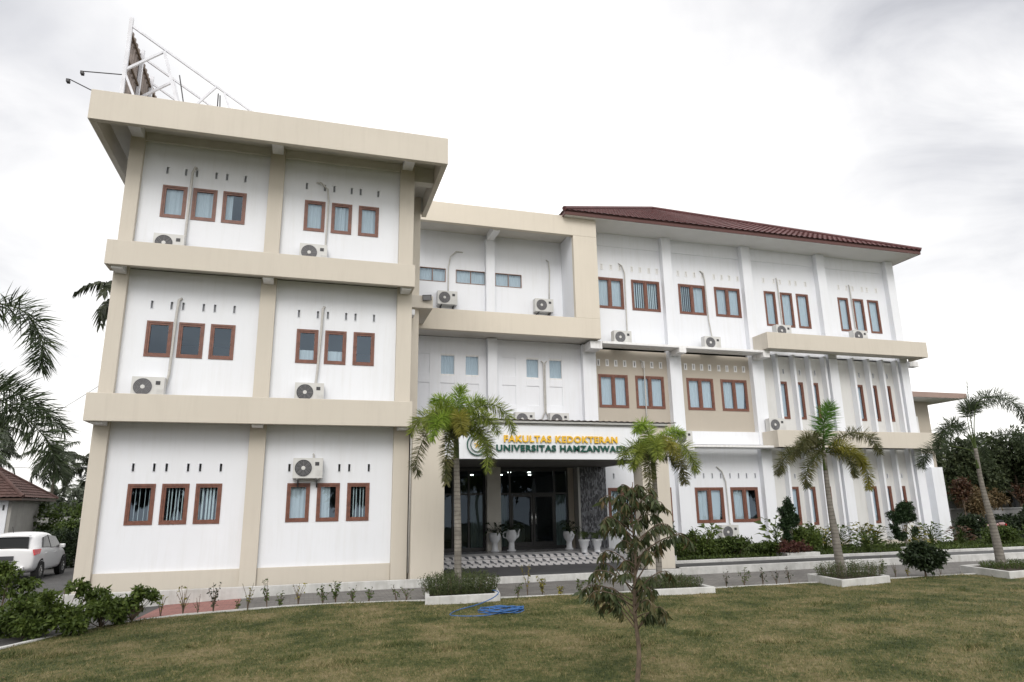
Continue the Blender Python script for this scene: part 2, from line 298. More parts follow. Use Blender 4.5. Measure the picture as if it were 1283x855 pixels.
def step_mat():
    """white tiles with rows of small slanted dark lozenges"""
    m = bpy.data.materials.new('patterned_step_tile'); m.use_nodes = True; t = m.node_tree; P = t.nodes['Principled BSDF']; P.inputs['Roughness'].default_value = .35
    geo = N(t, 'ShaderNodeNewGeometry'); s = N(t, 'ShaderNodeSeparateXYZ'); L(t, geo.outputs['Position'], s.inputs[0])
    nz = N(t, 'ShaderNodeSeparateXYZ'); L(t, geo.outputs['Normal'], nz.inputs[0])
    up_ = math_n(t, 'GREATER_THAN', nz.outputs[2], .5)
    vv = math_n(t, 'ADD', math_n(t, 'MULTIPLY', s.outputs[1], math_n(t, 'MULTIPLY', up_, .45)), s.outputs[2])
    row = math_n(t, 'DIVIDE', vv, .135); fr = math_n(t, 'SUBTRACT', math_n(t, 'FRACT', row), .5)
    u = math_n(t, 'SUBTRACT', math_n(t, 'FRACT', math_n(t, 'ADD', math_n(t, 'DIVIDE', s.outputs[0], .24), math_n(t, 'MULTIPLY', fr, .55))), .5)
    d = math_n(t, 'ADD', math_n(t, 'ABSOLUTE', math_n(t, 'MULTIPLY', u, 1.0)), math_n(t, 'MULTIPLY', math_n(t, 'ABSOLUTE', fr), .55))
    k = math_n(t, 'LESS_THAN', d, .27)
    mx_ = N(t, 'ShaderNodeMixRGB'); L(t, k, mx_.inputs[0]); mx_.inputs[1].default_value = (.58, .57, .58, 1); mx_.inputs[2].default_value = (.05, .055, .07, 1); L(t, mx_.outputs[0], P.inputs['Base Color'])
    return m
M['steps'] = step_mat()
def lawn_mat(name, blades=False):
    m = bpy.data.materials.new(name); m.use_nodes = True; t = m.node_tree; P = t.nodes['Principled BSDF']; P.inputs['Roughness'].default_value = .8; P.inputs['Specular IOR Level'].default_value = .15
    geo = N(t, 'ShaderNodeNewGeometry'); s_ = N(t, 'ShaderNodeSeparateXYZ'); L(t, geo.outputs['Position'], s_.inputs[0]); cb = N(t, 'ShaderNodeCombineXYZ'); L(t, s_.outputs[0], cb.inputs[0]); L(t, s_.outputs[1], cb.inputs[1])
    n = N(t, 'ShaderNodeTexNoise'); n.inputs['Scale'].default_value = .9; n.inputs['Detail'].default_value = 8; n.inputs['Roughness'].default_value = .74; L(t, cb.outputs[0], n.inputs['Vector'])
    n2 = N(t, 'ShaderNodeTexNoise'); n2.inputs['Scale'].default_value = 14; n2.inputs['Detail'].default_value = 4; L(t, cb.outputs[0], n2.inputs['Vector'])
    f = math_n(t, 'MULTIPLY_ADD', n2.outputs['Fac'], .35, math_n(t, 'SUBTRACT', n.outputs['Fac'], .17))
    if blades: f = math_n(t, 'MULTIPLY_ADD', geo.outputs['Random Per Island'], .30, math_n(t, 'SUBTRACT', f, .15))
    cr = N(t, 'ShaderNodeValToRGB'); L(t, f, cr.inputs[0]); e = cr.color_ramp.elements
    k = 1.0 if blades else .62
    e[0].position = .34; e[0].color = (.040*k, .058*k, .018*k, 1); e[1].position = .68; e[1].color = (.30*k, .245*k, .14*k, 1)
    q = e.new(.46); q.color = (.10*k, .115*k, .040*k, 1); q = e.new(.56); q.color = (.19*k, .170*k, .075*k, 1)
    L(t, cr.outputs[0], P.inputs['Base Color'])
    if not blades:
        bp = N(t, 'ShaderNodeBump'); bp.inputs['Strength'].default_value = 1; bp.inputs['Distance'].default_value = .03; L(t, n2.outputs['Fac'], bp.inputs['Height']); L(t, bp.outputs[0], P.inputs['Normal'])
    return m
M['lawn'] = lawn_mat('lawn_thatch'); M['blade'] = lawn_mat('grass_blades', True)
M['corr'] = mat('rusty_corrugated_sheet', (.26, .22, .20), .7, .35, 3, dirt=(.6, (.12, .09, .08)))

# ------------------------------------------------------------ ground
def h(x): return -.22 - .037*np.maximum(0, 5-np.maximum(x, -5.))
def hf(x): return float(h(np.float64(x)))
def sheet(name, xs, yfun0, yfun1, dz, m, ny=2, kind='structure'):
    xs = np.asarray(xs, float); V = []; nx = len(xs)
    for x in xs:
        a, b_ = yfun0(x), yfun1(x)
        for j in range(ny): V.append((x, a+(b_-a)*j/(ny-1), hf(x)+dz))
    F = [(i*ny+j, (i+1)*ny+j, (i+1)*ny+j+1, i*ny+j+1) for i in range(nx-1) for j in range(ny-1)]
    return tag(npmesh(name, V, F, m), kind=kind)
M['earth'] = mat('rough_grass_earth', (.055, .06, .028), 1, .4, .6, .6, 8)
sheet('ground', [-500, -100, -5, 5, 100, 500], lambda x: -60, lambda x: 600, -.03, M['earth'])
# lawn edge curve (x of y in the curved left part)
EDGE = [(-5.5, -19.5), (-4.0, -15.5), (-2.4, -11.0), (-1.2, -7.9), (0.03, -5.65), (.46, -4.85), (.98, -4.0), (1.5, -3.42), (2.05, -3.0), (2.7, -2.78), (3.9, -2.83), (5.6, -3.02), (9.2, -3.5), (13.9, -3.78), (20, -3.80), (32, -3.8), (60, -3.8)]
ex = np.array([p[0] for p in EDGE]); ey = np.array([p[1] for p in EDGE])
def edge_y(x): return float(np.interp(x, ex, ey))
xs = sorted(set(list(np.linspace(-30, 3, 34)) + list(np.linspace(3, 62, 12)) + [-5, 5]))
sheet('paved_yard', xs, lambda x: -24, lambda x: 34 if x < -.3 else -.48, 0, M['asphalt'])
sheet('paving_strip', [3.05, 5, 15, 34.5], lambda x: -4.3, lambda x: -.48, .004, M['paving'])
npmesh('red_paving', [(1.80, -3.4, hf(1.8)+.008), (3.72, -3.05, hf(3.72)+.008), (3.62, -.5, hf(3.62)+.008), (2.05, -.5, hf(2.05)+.008)], [(0, 1, 2, 3)], M['redpave'])['kind'] = 'structure'
# lawn: bumpy grid inside the curve
gx = np.unique(np.concatenate([np.linspace(-5.5, 3, 70), np.linspace(3, 34, 160), np.linspace(34, 60, 10)]))
V = []; ny = 60
for x in gx:
    y1 = edge_y(x)
    for j in range(ny):
        t_ = j/(ny-1); y = y1 + (-24-y1)*t_**1.2 if j < ny-1 else -24
        V.append((x, y, 0))
V = np.array(V)
def lump(x, y): return .012*np.sin(x*1.3+.5*np.sin(y))*np.sin(y*1.7+1) + .007*np.sin(x*4.1+y*2.3)*np.sin(y*5.3-x) 
V[:, 2] = h(V[:, 0]) + .028 + lump(V[:, 0], V[:, 1])
F = [(i*ny+j+1, (i+1)*ny+j+1, (i+1)*ny+j, i*ny+j) for i in range(len(gx)-1) for j in range(ny-1)]
tag(npmesh('lawn', V, F, M['lawn'], smooth=True), kind='structure')
mb = MB()
pts = [(x, y) for x, y in EDGE]; dens = []
for (x0, y0), (x1, y1) in zip(pts, pts[1:]):
    n_ = max(1, int(math.hypot(x1-x0, y1-y0)/.7)); dens += [(x0+(x1-x0)*k/n_, y0+(y1-y0)*k/n_) for k in range(n_)]
dens.append(pts[-1])
def strip(pts, wd, z0, z1):
    m_ = MB(); vs = []
    for i, (x, y) in enumerate(pts):
        a = pts[max(0, i-1)]; b_ = pts[min(len(pts)-1, i+1)]; dx, dy = b_[0]-a[0], b_[1]-a[1]; l = math.hypot(dx, dy); nx_, ny_ = -dy/l*wd/2, dx/l*wd/2
        g = hf(x); vs += [(x-nx_, y-ny_, g+z0), (x+nx_, y+ny_, g+z0), (x+nx_, y+ny_, g+z1), (x-nx_, y-ny_, g+z1)]
    fs = [(i*4+a, (i+1)*4+a, (i+1)*4+b_, i*4+b_) for i in range(len(pts)-1) for a, b_ in ((3, 2), (2, 1), (0, 3))]
    return m_.add(vs, [tuple(reversed(f)) for f in fs])
strip(dens, .10, -.02, .045).build('lawn_kerb', M['kerb'])['kind'] = 'structure'
# white kerb wall in front of the building, drain gap behind it
kb = MB()
for x0, x1 in ((-.35, 8.3), (8.3, 15.0), (15.0, 34.2)):
    kb.box(x0, x1-.004, -.60, -.48, -.8, -.015 if x0 != 8.3 else -.05)
kb.build('kerb', M['kerb'], bevel=.012)['kind'] = 'structure'
MB().box(-.35, 7.49, -.48, -.02, -.8, -.13).build('drain_channel', mat('drain_concrete', (.09, .088, .085), .9, .3, 4))['kind'] = 'structure'
MB().box(8.42, 15.08, -.48, 2.35, -.8, -.055).build('driveway', M['drive'])['kind'] = 'structure'
gd = MB().box(15.1, 34.2, .902, 4.64, -.8, -.02); gd.build('garden_soil', M['soil'])['kind'] = 'structure'
MB().box(15.1, 34.2, -.48, .76, -.8, -.035).build('garden_drain', mat('dark_drain_concrete', (.06, .06, .062), .5, .3, 4))['kind'] = 'structure'  # flush strip along the drain, dark grey all over
MB().box(15.1, 34.2, .76, .90, -.8, .045).build('garden_kerb', M['kerb'], bevel=.01)['kind'] = 'structure'

# grass blades
def grass(n, x0, x1, y0, y1, hmin, hmax, wid, name, patchy=False):
    X = rng.uniform(x0, x1, n*3); Y = rng.uniform(y0, y1, n*3)
    ok = (Y < np.interp(X, ex, ey)-.04)
    d = np.hypot(X-CAM.x, Y-CAM.y); keep = rng.random(n*3) < np.clip((9.0/d)**2, 0, 1)
    dx = X-CAM.x; dy = Y-CAM.y; ang = np.degrees(np.arctan2(dx, dy)); ok &= keep & (ang > -26) & (ang < 62)
    if patchy:
        pn = np.zeros_like(X); gg = np.random.default_rng(3)
        for q in range(26): f_ = gg.uniform(1.2, 9); t0 = gg.uniform(0, 6.28); pn += np.sin((X*math.cos(t0)+Y*math.sin(t0))*f_+gg.uniform(0, 6.28))/f_**.35
        ok &= pn > 3.2
    X = X[ok]; Y = Y[ok]; n = len(X); d = d[ok]
    a = rng.uniform(0, 6.283, n); hh = rng.uniform(hmin, hmax, n)*(0.7+.6*rng.random(n)); wd = wid*(.6+.8*rng.random(n))*np.clip(d/9, .8, 1.7); ln = rng.uniform(.3, 1.3, n)*hh
    b2 = rng.uniform(0, 6.283, n); Z0 = h(X)+.022+lump(X, Y)
    v0 = np.stack([X-np.cos(a)*wd, Y-np.sin(a)*wd, Z0], 1); v1 = np.stack([X+np.cos(a)*wd, Y+np.sin(a)*wd, Z0], 1)
    v2 = np.stack([X+np.cos(b2)*ln, Y+np.sin(b2)*ln, Z0+hh], 1)
    V = np.stack([v0, v1, v2], 1).reshape(-1, 3); F = np.arange(3*n).reshape(-1, 3)
    return npmesh(name, V, F, M['blade'])
g_ = grass(420000, -6, 34, -12.5, -2.8, .016, .038, .0032, 'grass'); g2_ = grass(260000, -6, 34, -12.5, -2.8, .035, .075, .004, 'grass', True)
bm = bmesh.new(); bm.from_mesh(g_.data); bm.from_mesh(g2_.data); bm.to_mesh(g_.data); bm.free(); bpy.data.objects.remove(g2_)
tag(g_, 'short patchy green and straw coloured grass covering the lawn', 'grass', kind='stuff')

# ------------------------------------------------------------ building
B = tag(empty('university_building', (0, 0, 0)), 'large white three storey building with beige bands and maroon tiled roof', 'building')
def wall_panel(name, x0, x1, z0, z1, y, holes, m, t=.14):
    """wall slab whose front face is at y, with rectangular openings (x0,x1,z0,z1)"""
    hs = [(max(a, x0+.01), min(b, x1-.01), c, d) for a, b, c, d in holes if b > x0 and a < x1]
    X = sorted(set([x0, x1] + [v for q in hs for v in q[:2]])); Z = sorted(set([z0, z1] + [v for q in hs for v in q[2:]]))
    mb = MB(); inside = lambda cx_, cz: any(a < cx_ < b and c < cz < d for a, b, c, d in hs)
    for i in range(len(X)-1):
        for j in range(len(Z)-1):
            a, b_, c, d = X[i], X[i+1], Z[j], Z[j+1]
            if inside((a+b_)/2, (c+d)/2): continue
            mb.quad((a, y, c), (b_, y, c), (b_, y, d), (a, y, d)); mb.quad((a, y+t, c), (a, y+t, d), (b_, y+t, d), (b_, y+t, c))
    for a, b_, c, d in hs:
        mb.quad((a, y, c), (a, y, d), (a, y+t, d), (a, y+t, c)); mb.quad((b_, y, c), (b_, y+t, c), (b_, y+t, d), (b_, y, d))
        mb.quad((a, y, c), (a, y+t, c), (b_, y+t, c), (b_, y, c)); mb.quad((a, y, d), (b_, y, d), (b_, y+t, d), (a, y+t, d))
    return mb.build(name, m, B)
def curtain_mesh(mb, x0, x1, z0, z1, y, amp=.022, wl=.11, open_=0):
    n = max(6, int((x1-x0)/.018)); ph = random.uniform(0, 6); vs = []
    for k in range(n+1):
        x = x0+(x1-x0)*k/n; yy = y + amp*math.sin(2*math.pi*x/wl+ph) + amp*.5*math.sin(2*math.pi*x/wl*.43+ph*2)
        vs += [(x, yy, z0), (x, yy+.01*math.sin(x*9), z1)]
    mb.add(vs, [(2*k, 2*k+2, 2*k+3, 2*k+1) for k in range(n)])
def make_window(x0, x1, z0, z1, y, leaves=1, mode='full', frame_w=.05, sash_w=.045, m=None, label=None):
    m = m or M['wood']; mb = MB(); d = .10; yf = y-.018
    # outer frame
    fw = frame_w
    mb.box(x0, x1, yf, yf+d, z1-fw, z1); mb.box(x0, x1, yf, yf+d, z0, z0+fw); mb.box(x0, x0+fw, yf, yf+d, z0+fw, z1-fw); mb.box(x1-fw, x1, yf, yf+d, z0+fw, z1-fw)
    ix0, ix1 = x0+fw, x1-fw; lw = (ix1-ix0-(leaves-1)*fw)/leaves; gl = MB(); cu = MB(); sl = MB()
    for k in range(leaves):
        a = ix0+k*(lw+fw); b_ = a+lw
        if k: mb.box(a-fw, a, yf, yf+d, z0+fw, z1-fw)
        ys = yf+.014; sw = sash_w
        mb.box(a, b_, ys, ys+.05, z1-fw-sw, z1-fw); mb.box(a, b_, ys, ys+.05, z0+fw, z0+fw+sw); mb.box(a, a+sw, ys, ys+.05, z0+fw+sw, z1-fw-sw); mb.box(b_-sw, b_, ys, ys+.05, z0+fw+sw, z1-fw-sw)
        gl.quad((a+sw, ys+.03, z0+fw+sw), (b_-sw, ys+.03, z0+fw+sw), (b_-sw, ys+.03, z1-fw-sw), (a+sw, ys+.03, z1-fw-sw))
        md = mode[k] if isinstance(mode, (list, tuple)) else mode
        yc = y+.085; e = .05; za, zb = z0-.05, z1+.05
        if md == 'full': curtain_mesh(cu, a-e, b_+e, za, zb, yc, .010)
        elif md == 'fold': curtain_mesh(cu, a-e, b_+e, za, zb, yc, .03, .12)
        elif md == 'left': curtain_mesh(cu, a-e, a+lw*.42, za, zb, yc, .018, .09)
        elif md == 'left6': curtain_mesh(cu, a-e, a+lw*.60, za, zb, yc, .012, .10)
        elif md == 'low': curtain_mesh(cu, a-e, b_+e, za, z0+(z1-z0)*.40, yc, .008)
        elif md == 'slant':
            cu.add([(a-e, yc, za), (a+lw*.75, yc, za), (a+lw*1.05, yc, zb), (a-e, yc, zb)], [(0, 1, 2, 3)])
        elif md in ('blind', 'blindthin', 'bars'):
            wdt = {'blind': .042, 'blindthin': .022, 'bars': .010}[md]; st = {'blind': .085, 'blindthin': .085, 'bars': .11}[md]
            q = a+.01
            while q < b_+.02:
                sl.box(q, q+wdt, yc, yc+.004, za, zb); q += st*random.uniform(.8, 1.2)
    o = mb.build('window', m, B)
    if label: o['label'] = label
    gl.build('window_pane', M['glass'], o)
    if cu.v: cu.build('curtain', M['curtain'], o)
    if sl.v: sl.build('blind', M['blind'], o)
    return o
def make_vent(x, z0, z1, y, kind):
    mb = MB()
    if kind == 'slot': w_, fr, m_ = .055, .012, M['white']
    elif kind == 'white': w_, fr, m_ = .06, .03, M['white_trim']
    else: w_, fr, m_ = .045, .045, M['white_trim']
    yf = y-.012; mb.box(x-w_/2-fr, x+w_/2+fr, yf, yf+.05, z1, z1+fr); mb.box(x-w_/2-fr, x+w_/2+fr, yf, yf+.05, z0-fr, z0)
    mb.box(x-w_/2-fr, x-w_/2, yf, yf+.05, z0, z1); mb.box(x+w_/2, x+w_/2+fr, yf, yf+.05, z0, z1)
    yb = y+(.012 if kind == 'white' else .05 if z0 > 6 or x > 10 else .10)
    mb.add([(x-w_/2, yb, z0), (x+w_/2, yb, z0), (x+w_/2, yb, z1), (x-w_/2, yb, z1)], [(0, 1, 2, 3)], 1)
    mb.build('vent', [m_, M['grey_panel'] if kind == 'white' else M['vent_grey'] if z0 > 6 or x > 10 else M['ac_dark']], B)
    return (x-w_/2-fr+.004, x+w_/2+fr-.004, z0-fr+.004, z1+fr-.004)
def opening(w_): return (w_[0]+.012, w_[1]-.012, w_[2]+.012, w_[3]-.012)
FL = [(1.40, 2.35), (5.455, 6.375), (9.19, 10.10)]       # window heights in the left wing
VZ = [(2.64, 2.83), (6.70, 6.90), (10.43, 10.62)]
WXa = [(.86, 1.46), (1.60, 2.20), (2.345, 2.935), (4.455, 5.01), (5.185, 5.745), (5.93, 6.495)]
VXa = [.925, 1.38, 1.65, 2.13, 2.40, 2.87, 4.48, 4.97, 5.23, 5.71, 5.96, 6.46]
modesA = [['bars', 'blindthin', 'blind', 'full', 'left6', 'blindthin'], ['none', 'none', 'none', 'low', 'low', 'none'], ['full', 'full', 'left', 'full', 'fold', 'full']]
YA = .15
zr = [(-.7, 3.88), (4.20, 7.70), (8.0, 11.519)]
for f in range(3):
    for b_ in range(2):
        xa, xb = ((.30, 3.50), (3.86, 7.10))[b_]; holes = []
        for i in range(3):
            wx = WXa[b_*3+i]; wn = (wx[0], wx[1], *FL[f]); make_window(*wn, YA, 1, modesA[f][b_*3+i]); holes.append(opening(wn))
        for i in range(6):
            if f == 0 and b_ == 1 and i in (1, 2): continue
            holes.append(make_vent(VXa[b_*6+i], *VZ[f], YA, 'slot'))
        wall_panel('wall', xa, xb, zr[f][0], zr[f][1], YA, holes, M['white'])
# columns of the left wing
for x0, x1 in ((0, .34), (3.484, 3.874), (7.07, 7.48)):
    for z0, z1 in ((-.7, 3.9), (4.1, 7.72), (7.9, 11.519)):
        MB().box(x0, x1, 0, .42, z0, z1).build('column', M['beige'], B, bevel=.008)
for x0, x1 in ((.345, 3.48), (3.879, 7.066)):
    MB().box(x0, x1, .085, .145, -.7, .34).build('plinth', M['beige'], B, bevel=.006)
def band(name, x0, x1, yf, yb, z0, z1, zs, m, th=.12, slab_t=.14, smat=None, side=(1, 1)):
    mb = MB().box(x0, x1, yf, yf+th, z0, z1)
    if side[0]: mb.box(x0, x0+th, yf+th, yb, z0, z1)
    if side[1]: mb.box(x1-th, x1, yf+th, yb, z0, z1)
    o = mb.build(name, m, B, bevel=.01)
    MB().box(x0+(th if side[0] else 0)+.001, x1-(th if side[1] else 0)-.001, yf+th+.001, yb-.001, zs, zs+slab_t).build('soffit_slab', smat or M['slab'], B)
    return o
band('fascia_band', -.075, 7.47, -.558, -.001, 3.749, 4.405, 3.90, M['beige'])
band('fascia_band', -.075, 7.47, -.558, -.001, 7.562, 8.196, 7.72, M['beige'])
MB().box(-.01, 7.47, .0, .148, 3.90, 4.20).box(-.01, 7.47, .0, .148, 7.72, 8.0).build('ledge', M['slab'], B)
band('roof_fascia', -.637, 8.215, -1.30, 2.40, 10.969, 11.763, 11.52, M['beige'], th=.15)
MB().box(.345, 3.48, .06, .148, 11.28, 11.519).box(3.88, 7.065, .06, .148, 11.28, 11.519).build('lintel_beam', M['slab'], B, bevel=.004)
MB().box(-.637, 7.47, 2.403, 12, 11.52, 11.763).build('roof_slab', M['beige'], B)
for x0 in (.03, 3.53, 7.12):
    q = MB().box(x0, x0+.29, -1.14, -.003, 11.31, 11.515)
    q.build('roof_bracket', M['white_trim'], B, bevel=.006)
    for zb in (3.70, 7.505): MB().box(x0+.02, x0+.27, -.44, -.003, zb, zb+.19).build('bracket', M['white_trim'], B, bevel=.006)
MB().box(7.484, 8.062, .12, .42, 11.05, 11.515).build('soffit_beam', M['slab'], B); MB().box(7.484, 8.062, 2.13, 2.39, 11.05, 11.515).build('soffit_beam', M['slab'], B)
# flank of the left wing and rear column with its ledge
MB().box(7.30, 7.44, .42, 5.08, -.7, 11.519).build('flank_wall', M['white'], B)
MB().box(7.445, 8.00, 2.10, 2.75, 4.3, 11.519).build('column', M['beige_warm'], B, bevel=.008)
MB().box(7.49, 8.40, 1.9, 3.79, 7.72, 8.12).build('ledge', M['beige'], B, bevel=.008)
MB().box(7.49, 7.80, 1.6, 2.0, 7.40, 7.56).build('bracket', M['white_trim'], B)
# closed shell behind the left wing
MB().box(0, 7.3, 9.0, 9.15, -.7, 11.519).build('rear_wall', M['white'], B)
MB().box(0, .12, .43, 8.99, -.7, 11.519).build('flank_wall', M['white'], B)
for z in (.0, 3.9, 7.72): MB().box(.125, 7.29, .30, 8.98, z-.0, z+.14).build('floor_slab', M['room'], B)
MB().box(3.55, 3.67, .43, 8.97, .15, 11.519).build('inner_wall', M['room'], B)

# --- middle wing
YB3, YB2, YC, YW = 5.12, 4.90, 4.649, 4.899
holes = []
for x0, x1 in ((8.44, 9.42), (9.80, 10.93), (11.30, 12.34)):
    wn = (x0, x1, 9.73, 10.25); make_window(*wn, YB3, 2, 'full', .02, .004, mat('faded_brown_frame', (.30, .21, .18), .6)); holes.append(opening(wn))
wall_panel('wall', 7.44, 13.97, 7.74, 12.0, YB3, holes, M['white'])
holes = []
M['white_frame'] = M['white_trim']
wl = {(9.22, 9.72): 'full', (10.11, 10.60): 'full', (12.38, 12.86): 'full', (13.27, 13.76): 'full'}
for (x0, x1), md in wl.items():
    wn = (x0-.05, x1+.05, 6.20, 6.99); make_window(*wn, YB2, 1, md, .035, .03, M['white_frame']); holes.append(opening(wn))
wall_panel('wall', 7.44, 14.55, 3.3, 7.60, YB2, holes, M['white'])
# moulded panels on the upper wall: raised lattice leaving sunk squares
cols_ = [(7.90, 8.30, 8.83, 9.17), (9.77, 10.06, 10.65, 10.87), (11.24, 11.46, 11.97, 12.33), (12.91, 13.22, 13.81, 14.5)]
lat = MB(); th = .022; yl = YB2-th
XS = [(8.32, 8.83), (9.22, 9.72), (10.11, 10.60), (11.46, 11.97), (12.38, 12.86), (13.27, 13.76)]
def latt(x0, x1, cells):
    q = x0
    for a, b_ in cells:
        lat.box(q, a, yl, YB2-.001, 4.3, 7.4); q = b_
        lat.box(a, b_, yl, YB2-.001, 6.99 if (a, b_) in wl else 6.96, 7.4); lat.box(a, b_, yl, YB2-.001, 5.94, 6.20 if (a, b_) in wl else 6.27); lat.box(a, b_, yl, YB2-.001, 4.3, 4.95 if a < 11 else 5.24)
    lat.box(q, x1, yl, YB2-.001, 4.3, 7.4)
latt(7.6, 10.87, [(a if (a, b_) not in wl else a, b_) for a, b_ in XS[:3]]); latt(11.24, 14.54, XS[3:])
lat.build('wall_moulding', M['white'], B, bevel=.004)
for x0, x1, y0, z0, z1 in ((10.88, 11.23, 4.66, -.7, 7.60), (10.90, 11.24, 4.9, 7.78, 11.5), (14.52, 15.05, 4.649, -.7, 7.55)):
    MB().box(x0, x1, y0, y0+(.22 if z0 < 7 else .219), z0, z1).build('column', M['white'], B, bevel=.008)
# big beige picture frame round the third storey of the middle wing
fr = MB().box(8.0, 14.915, 3.794, 3.98, 11.51, 12.262).box(8.0, 14.915, 3.794, 3.98, 7.575, 8.32).box(13.97, 14.915, 3.796, 3.98, 8.32, 11.51)
fr.box(14.78, 14.915, 3.98, 4.898, 7.575, 12.262)
fr.build('frame_fascia', M['beige_warm'], B, bevel=.01)
MB().box(8.0, 13.97, 3.985, YB3-.002, 11.70, 11.86).build('soffit_slab', M['slab'], B)
MB().box(8.0, 14.77, 3.985, YB2-.002, 7.62, 7.74).build('soffit_slab', M['slab'], B)
MB().box(13.97, 14.11, 3.985, YB3-.002, 7.745, 11.69).build('side_wall', M['white'], B)
MB().box(10.93, 11.20, 3.985, 4.89, 11.45, 11.695).build('bracket', M['white_trim'], B, bevel=.006)
MB().box(14.56, 15.02, 3.96, 4.645, 7.25, 7.53).build('bracket', M['white_trim'], B, bevel=.006)
MB().box(7.45, 14.9, 5.3, 12, 11.9, 12.2).build('roof_slab', M['slab'], B)
# --- right wing
C1, C2, C3, C4, C5, C6 = 14.516, 18.14, 21.86, 25.63, 29.39, 29.80
WZ3 = (9.11, 10.37); VZ3 = (10.72, 10.90)
bays3 = [((15.30, 16.46), (16.81, 18.05), (15.22, 15.58, 15.97, 16.35, 16.88, 17.25, 17.63, 17.99), (15.05, C2)),
         ((18.90, 20.12), (20.56, 21.77), (18.94, 19.31, 19.69, 20.06, 20.61, 20.98, 21.35, 21.74), (18.54, C3))]
md3 = [('full', 'full'), ('blind', 'blind'), ('blindthin', 'fold'), ('full', 'full')]; k = 0
for wa, wb, vx, (xa, xb) in bays3:
    holes = []
    for wx in (wa, wb):
        wn = (*wx, *WZ3); make_window(*wn, YW, 2, md3[k], .06, .045); k += 1; holes.append(opening(wn))
    for x in vx: holes.append(make_vent(x, *VZ3, YW, 'white'))
    wall_panel('wall', xa, xb, 7.56, 11.67, YW, holes, M['white'])
md = ['fold', 'full', 'full', 'full', 'full', 'full']; k = 0
for wxs, vx, (xa, xb) in (([(22.96, 23.52), (23.76, 24.36), (24.56, 25.18)], (23.01, 23.52, 23.83, 24.33, 24.63, 25.13), (22.29, C4)), ([(26.73, 27.28), (27.53, 28.10), (28.32, 28.92)], (26.87, 27.30, 27.63, 28.13, 28.40, 28.91), (26.06, C5))):
    holes = []
    for wx in wxs:
        wn = (*wx, 8.86, 10.38); make_window(*wn, YW, 1, md[k], .05, .04); k += 1; holes.append(opening(wn))
    for x in vx: holes.append(make_vent(x, 10.76, 10.94, YW, 'white'))
    wall_panel('wall', xa, xb, 7.56, 11.67, YW, holes, M['white'])
for xa, xb in ((15.05, C2), (18.54, C3), (22.29, C4), (26.06, C5)):
    MB().box(xa+.002, xb-.002, YW-.03, YW+.13, 11.67, 12.23).build('lintel_band', M['white'], B, bevel=.004)
for x0, x1 in ((C2, 18.54), (C3, 22.29), (C4, 26.06), (C5, C6)):
    MB().box(x0, x1, YC, YC+.40, 7.56, 12.21).build('column', M['white'], B, bevel=.008)
    MB().box(x0-(.0), x1+(.10 if x0 < 25 else 0), YC, YC+.40, 3.9, 7.55).build('column', M['white'], B, bevel=.008)
    MB().box(x0, x1+(.05 if x0 < 25 else 0), YC, YC+.40, -.7, 3.89).build('column', M['white'], B, bevel=.008)
# taupe second storey
md = [('full', 'full'), ('full', 'full'), ('full', 'full'), ('fold', 'slant')]; k = 0
for wxs, vx, (xa, xb) in (([(15.22, 16.43), (16.75, 17.96)], (15.25, 15.61, 15.97, 16.34, 16.75, 17.12, 17.49, 17.87), (15.05, C2)), ([(18.95, 20.14), (20.48, 21.68)], (18.96, 19.32, 19.68, 20.04, 20.46, 20.83, 21.22, 21.60), (18.64, C3))):
    holes = []
    for wx in wxs:
        wn = (*wx, 5.24, 6.50); make_window(*wn, YW, 2, md[k], .06, .045); k += 1; holes.append(opening(wn))
    for x in vx: holes.append(make_vent(x, 6.86, 7.03, YW, 'framed'))
    wall_panel('wall', xa, xb, 4.40, 7.46, YW, holes, M['taupe'])
    MB().box(xa+.002, xb-.002, YC+.03, YC+.35, 3.9, 4.395).build('lintel_band', M['white'], B, bevel=.006)
# white sunshade ledges
for x0, x1, z0, z1 in ((15.06, 22.26, 7.47, 7.56), (17.95, 22.12, 3.74, 3.82)):
    MB().box(x0, x1, 4.0, YC-.002, z0, z1).build('sunshade_ledge', M['white_trim'], B, bevel=.006)
for x0, z0 in ((18.2, 7.28), (21.93, 7.28), (18.22, 3.62)):
    MB().box(x0, x0+.30, 3.98, YC-.003, z0, z0+.185).build('bracket', M['white_trim'], B, bevel=.006)
# ground floor windows of the right wing
holes = []
for wx, mm in (((18.95, 20.17), ('fold', 'slant')), ((20.49, 21.71), ('fold', 'left'))):
    wn = (*wx, 1.0, 2.30); make_window(*wn, YW, 2, mm, .065, .05); holes.append(opening(wn))
for x in (19.0, 19.38, 19.75, 20.12, 20.53, 20.91, 21.27, 21.66): holes.append(make_vent(x, 2.64, 2.82, YW, 'slot'))
wall_panel('wall', 18.59, C3, -.7, 3.80, YW, holes, M['white'])
holes = []
for wx, mm in (((15.40, 16.56), ('blind', 'blind')), ((16.80, 17.96), ('full', 'full'))):
    wn = (*wx, 1.02, 2.31); make_window(*wn, YW, 2, mm, .065, .05); holes.append(opening(wn))
holes.append(make_vent(15.65, 2.64, 2.82, YW, 'slot'))
wall_panel('wall', 15.05, C2, -.7, 3.89, YW, holes, M['white'])
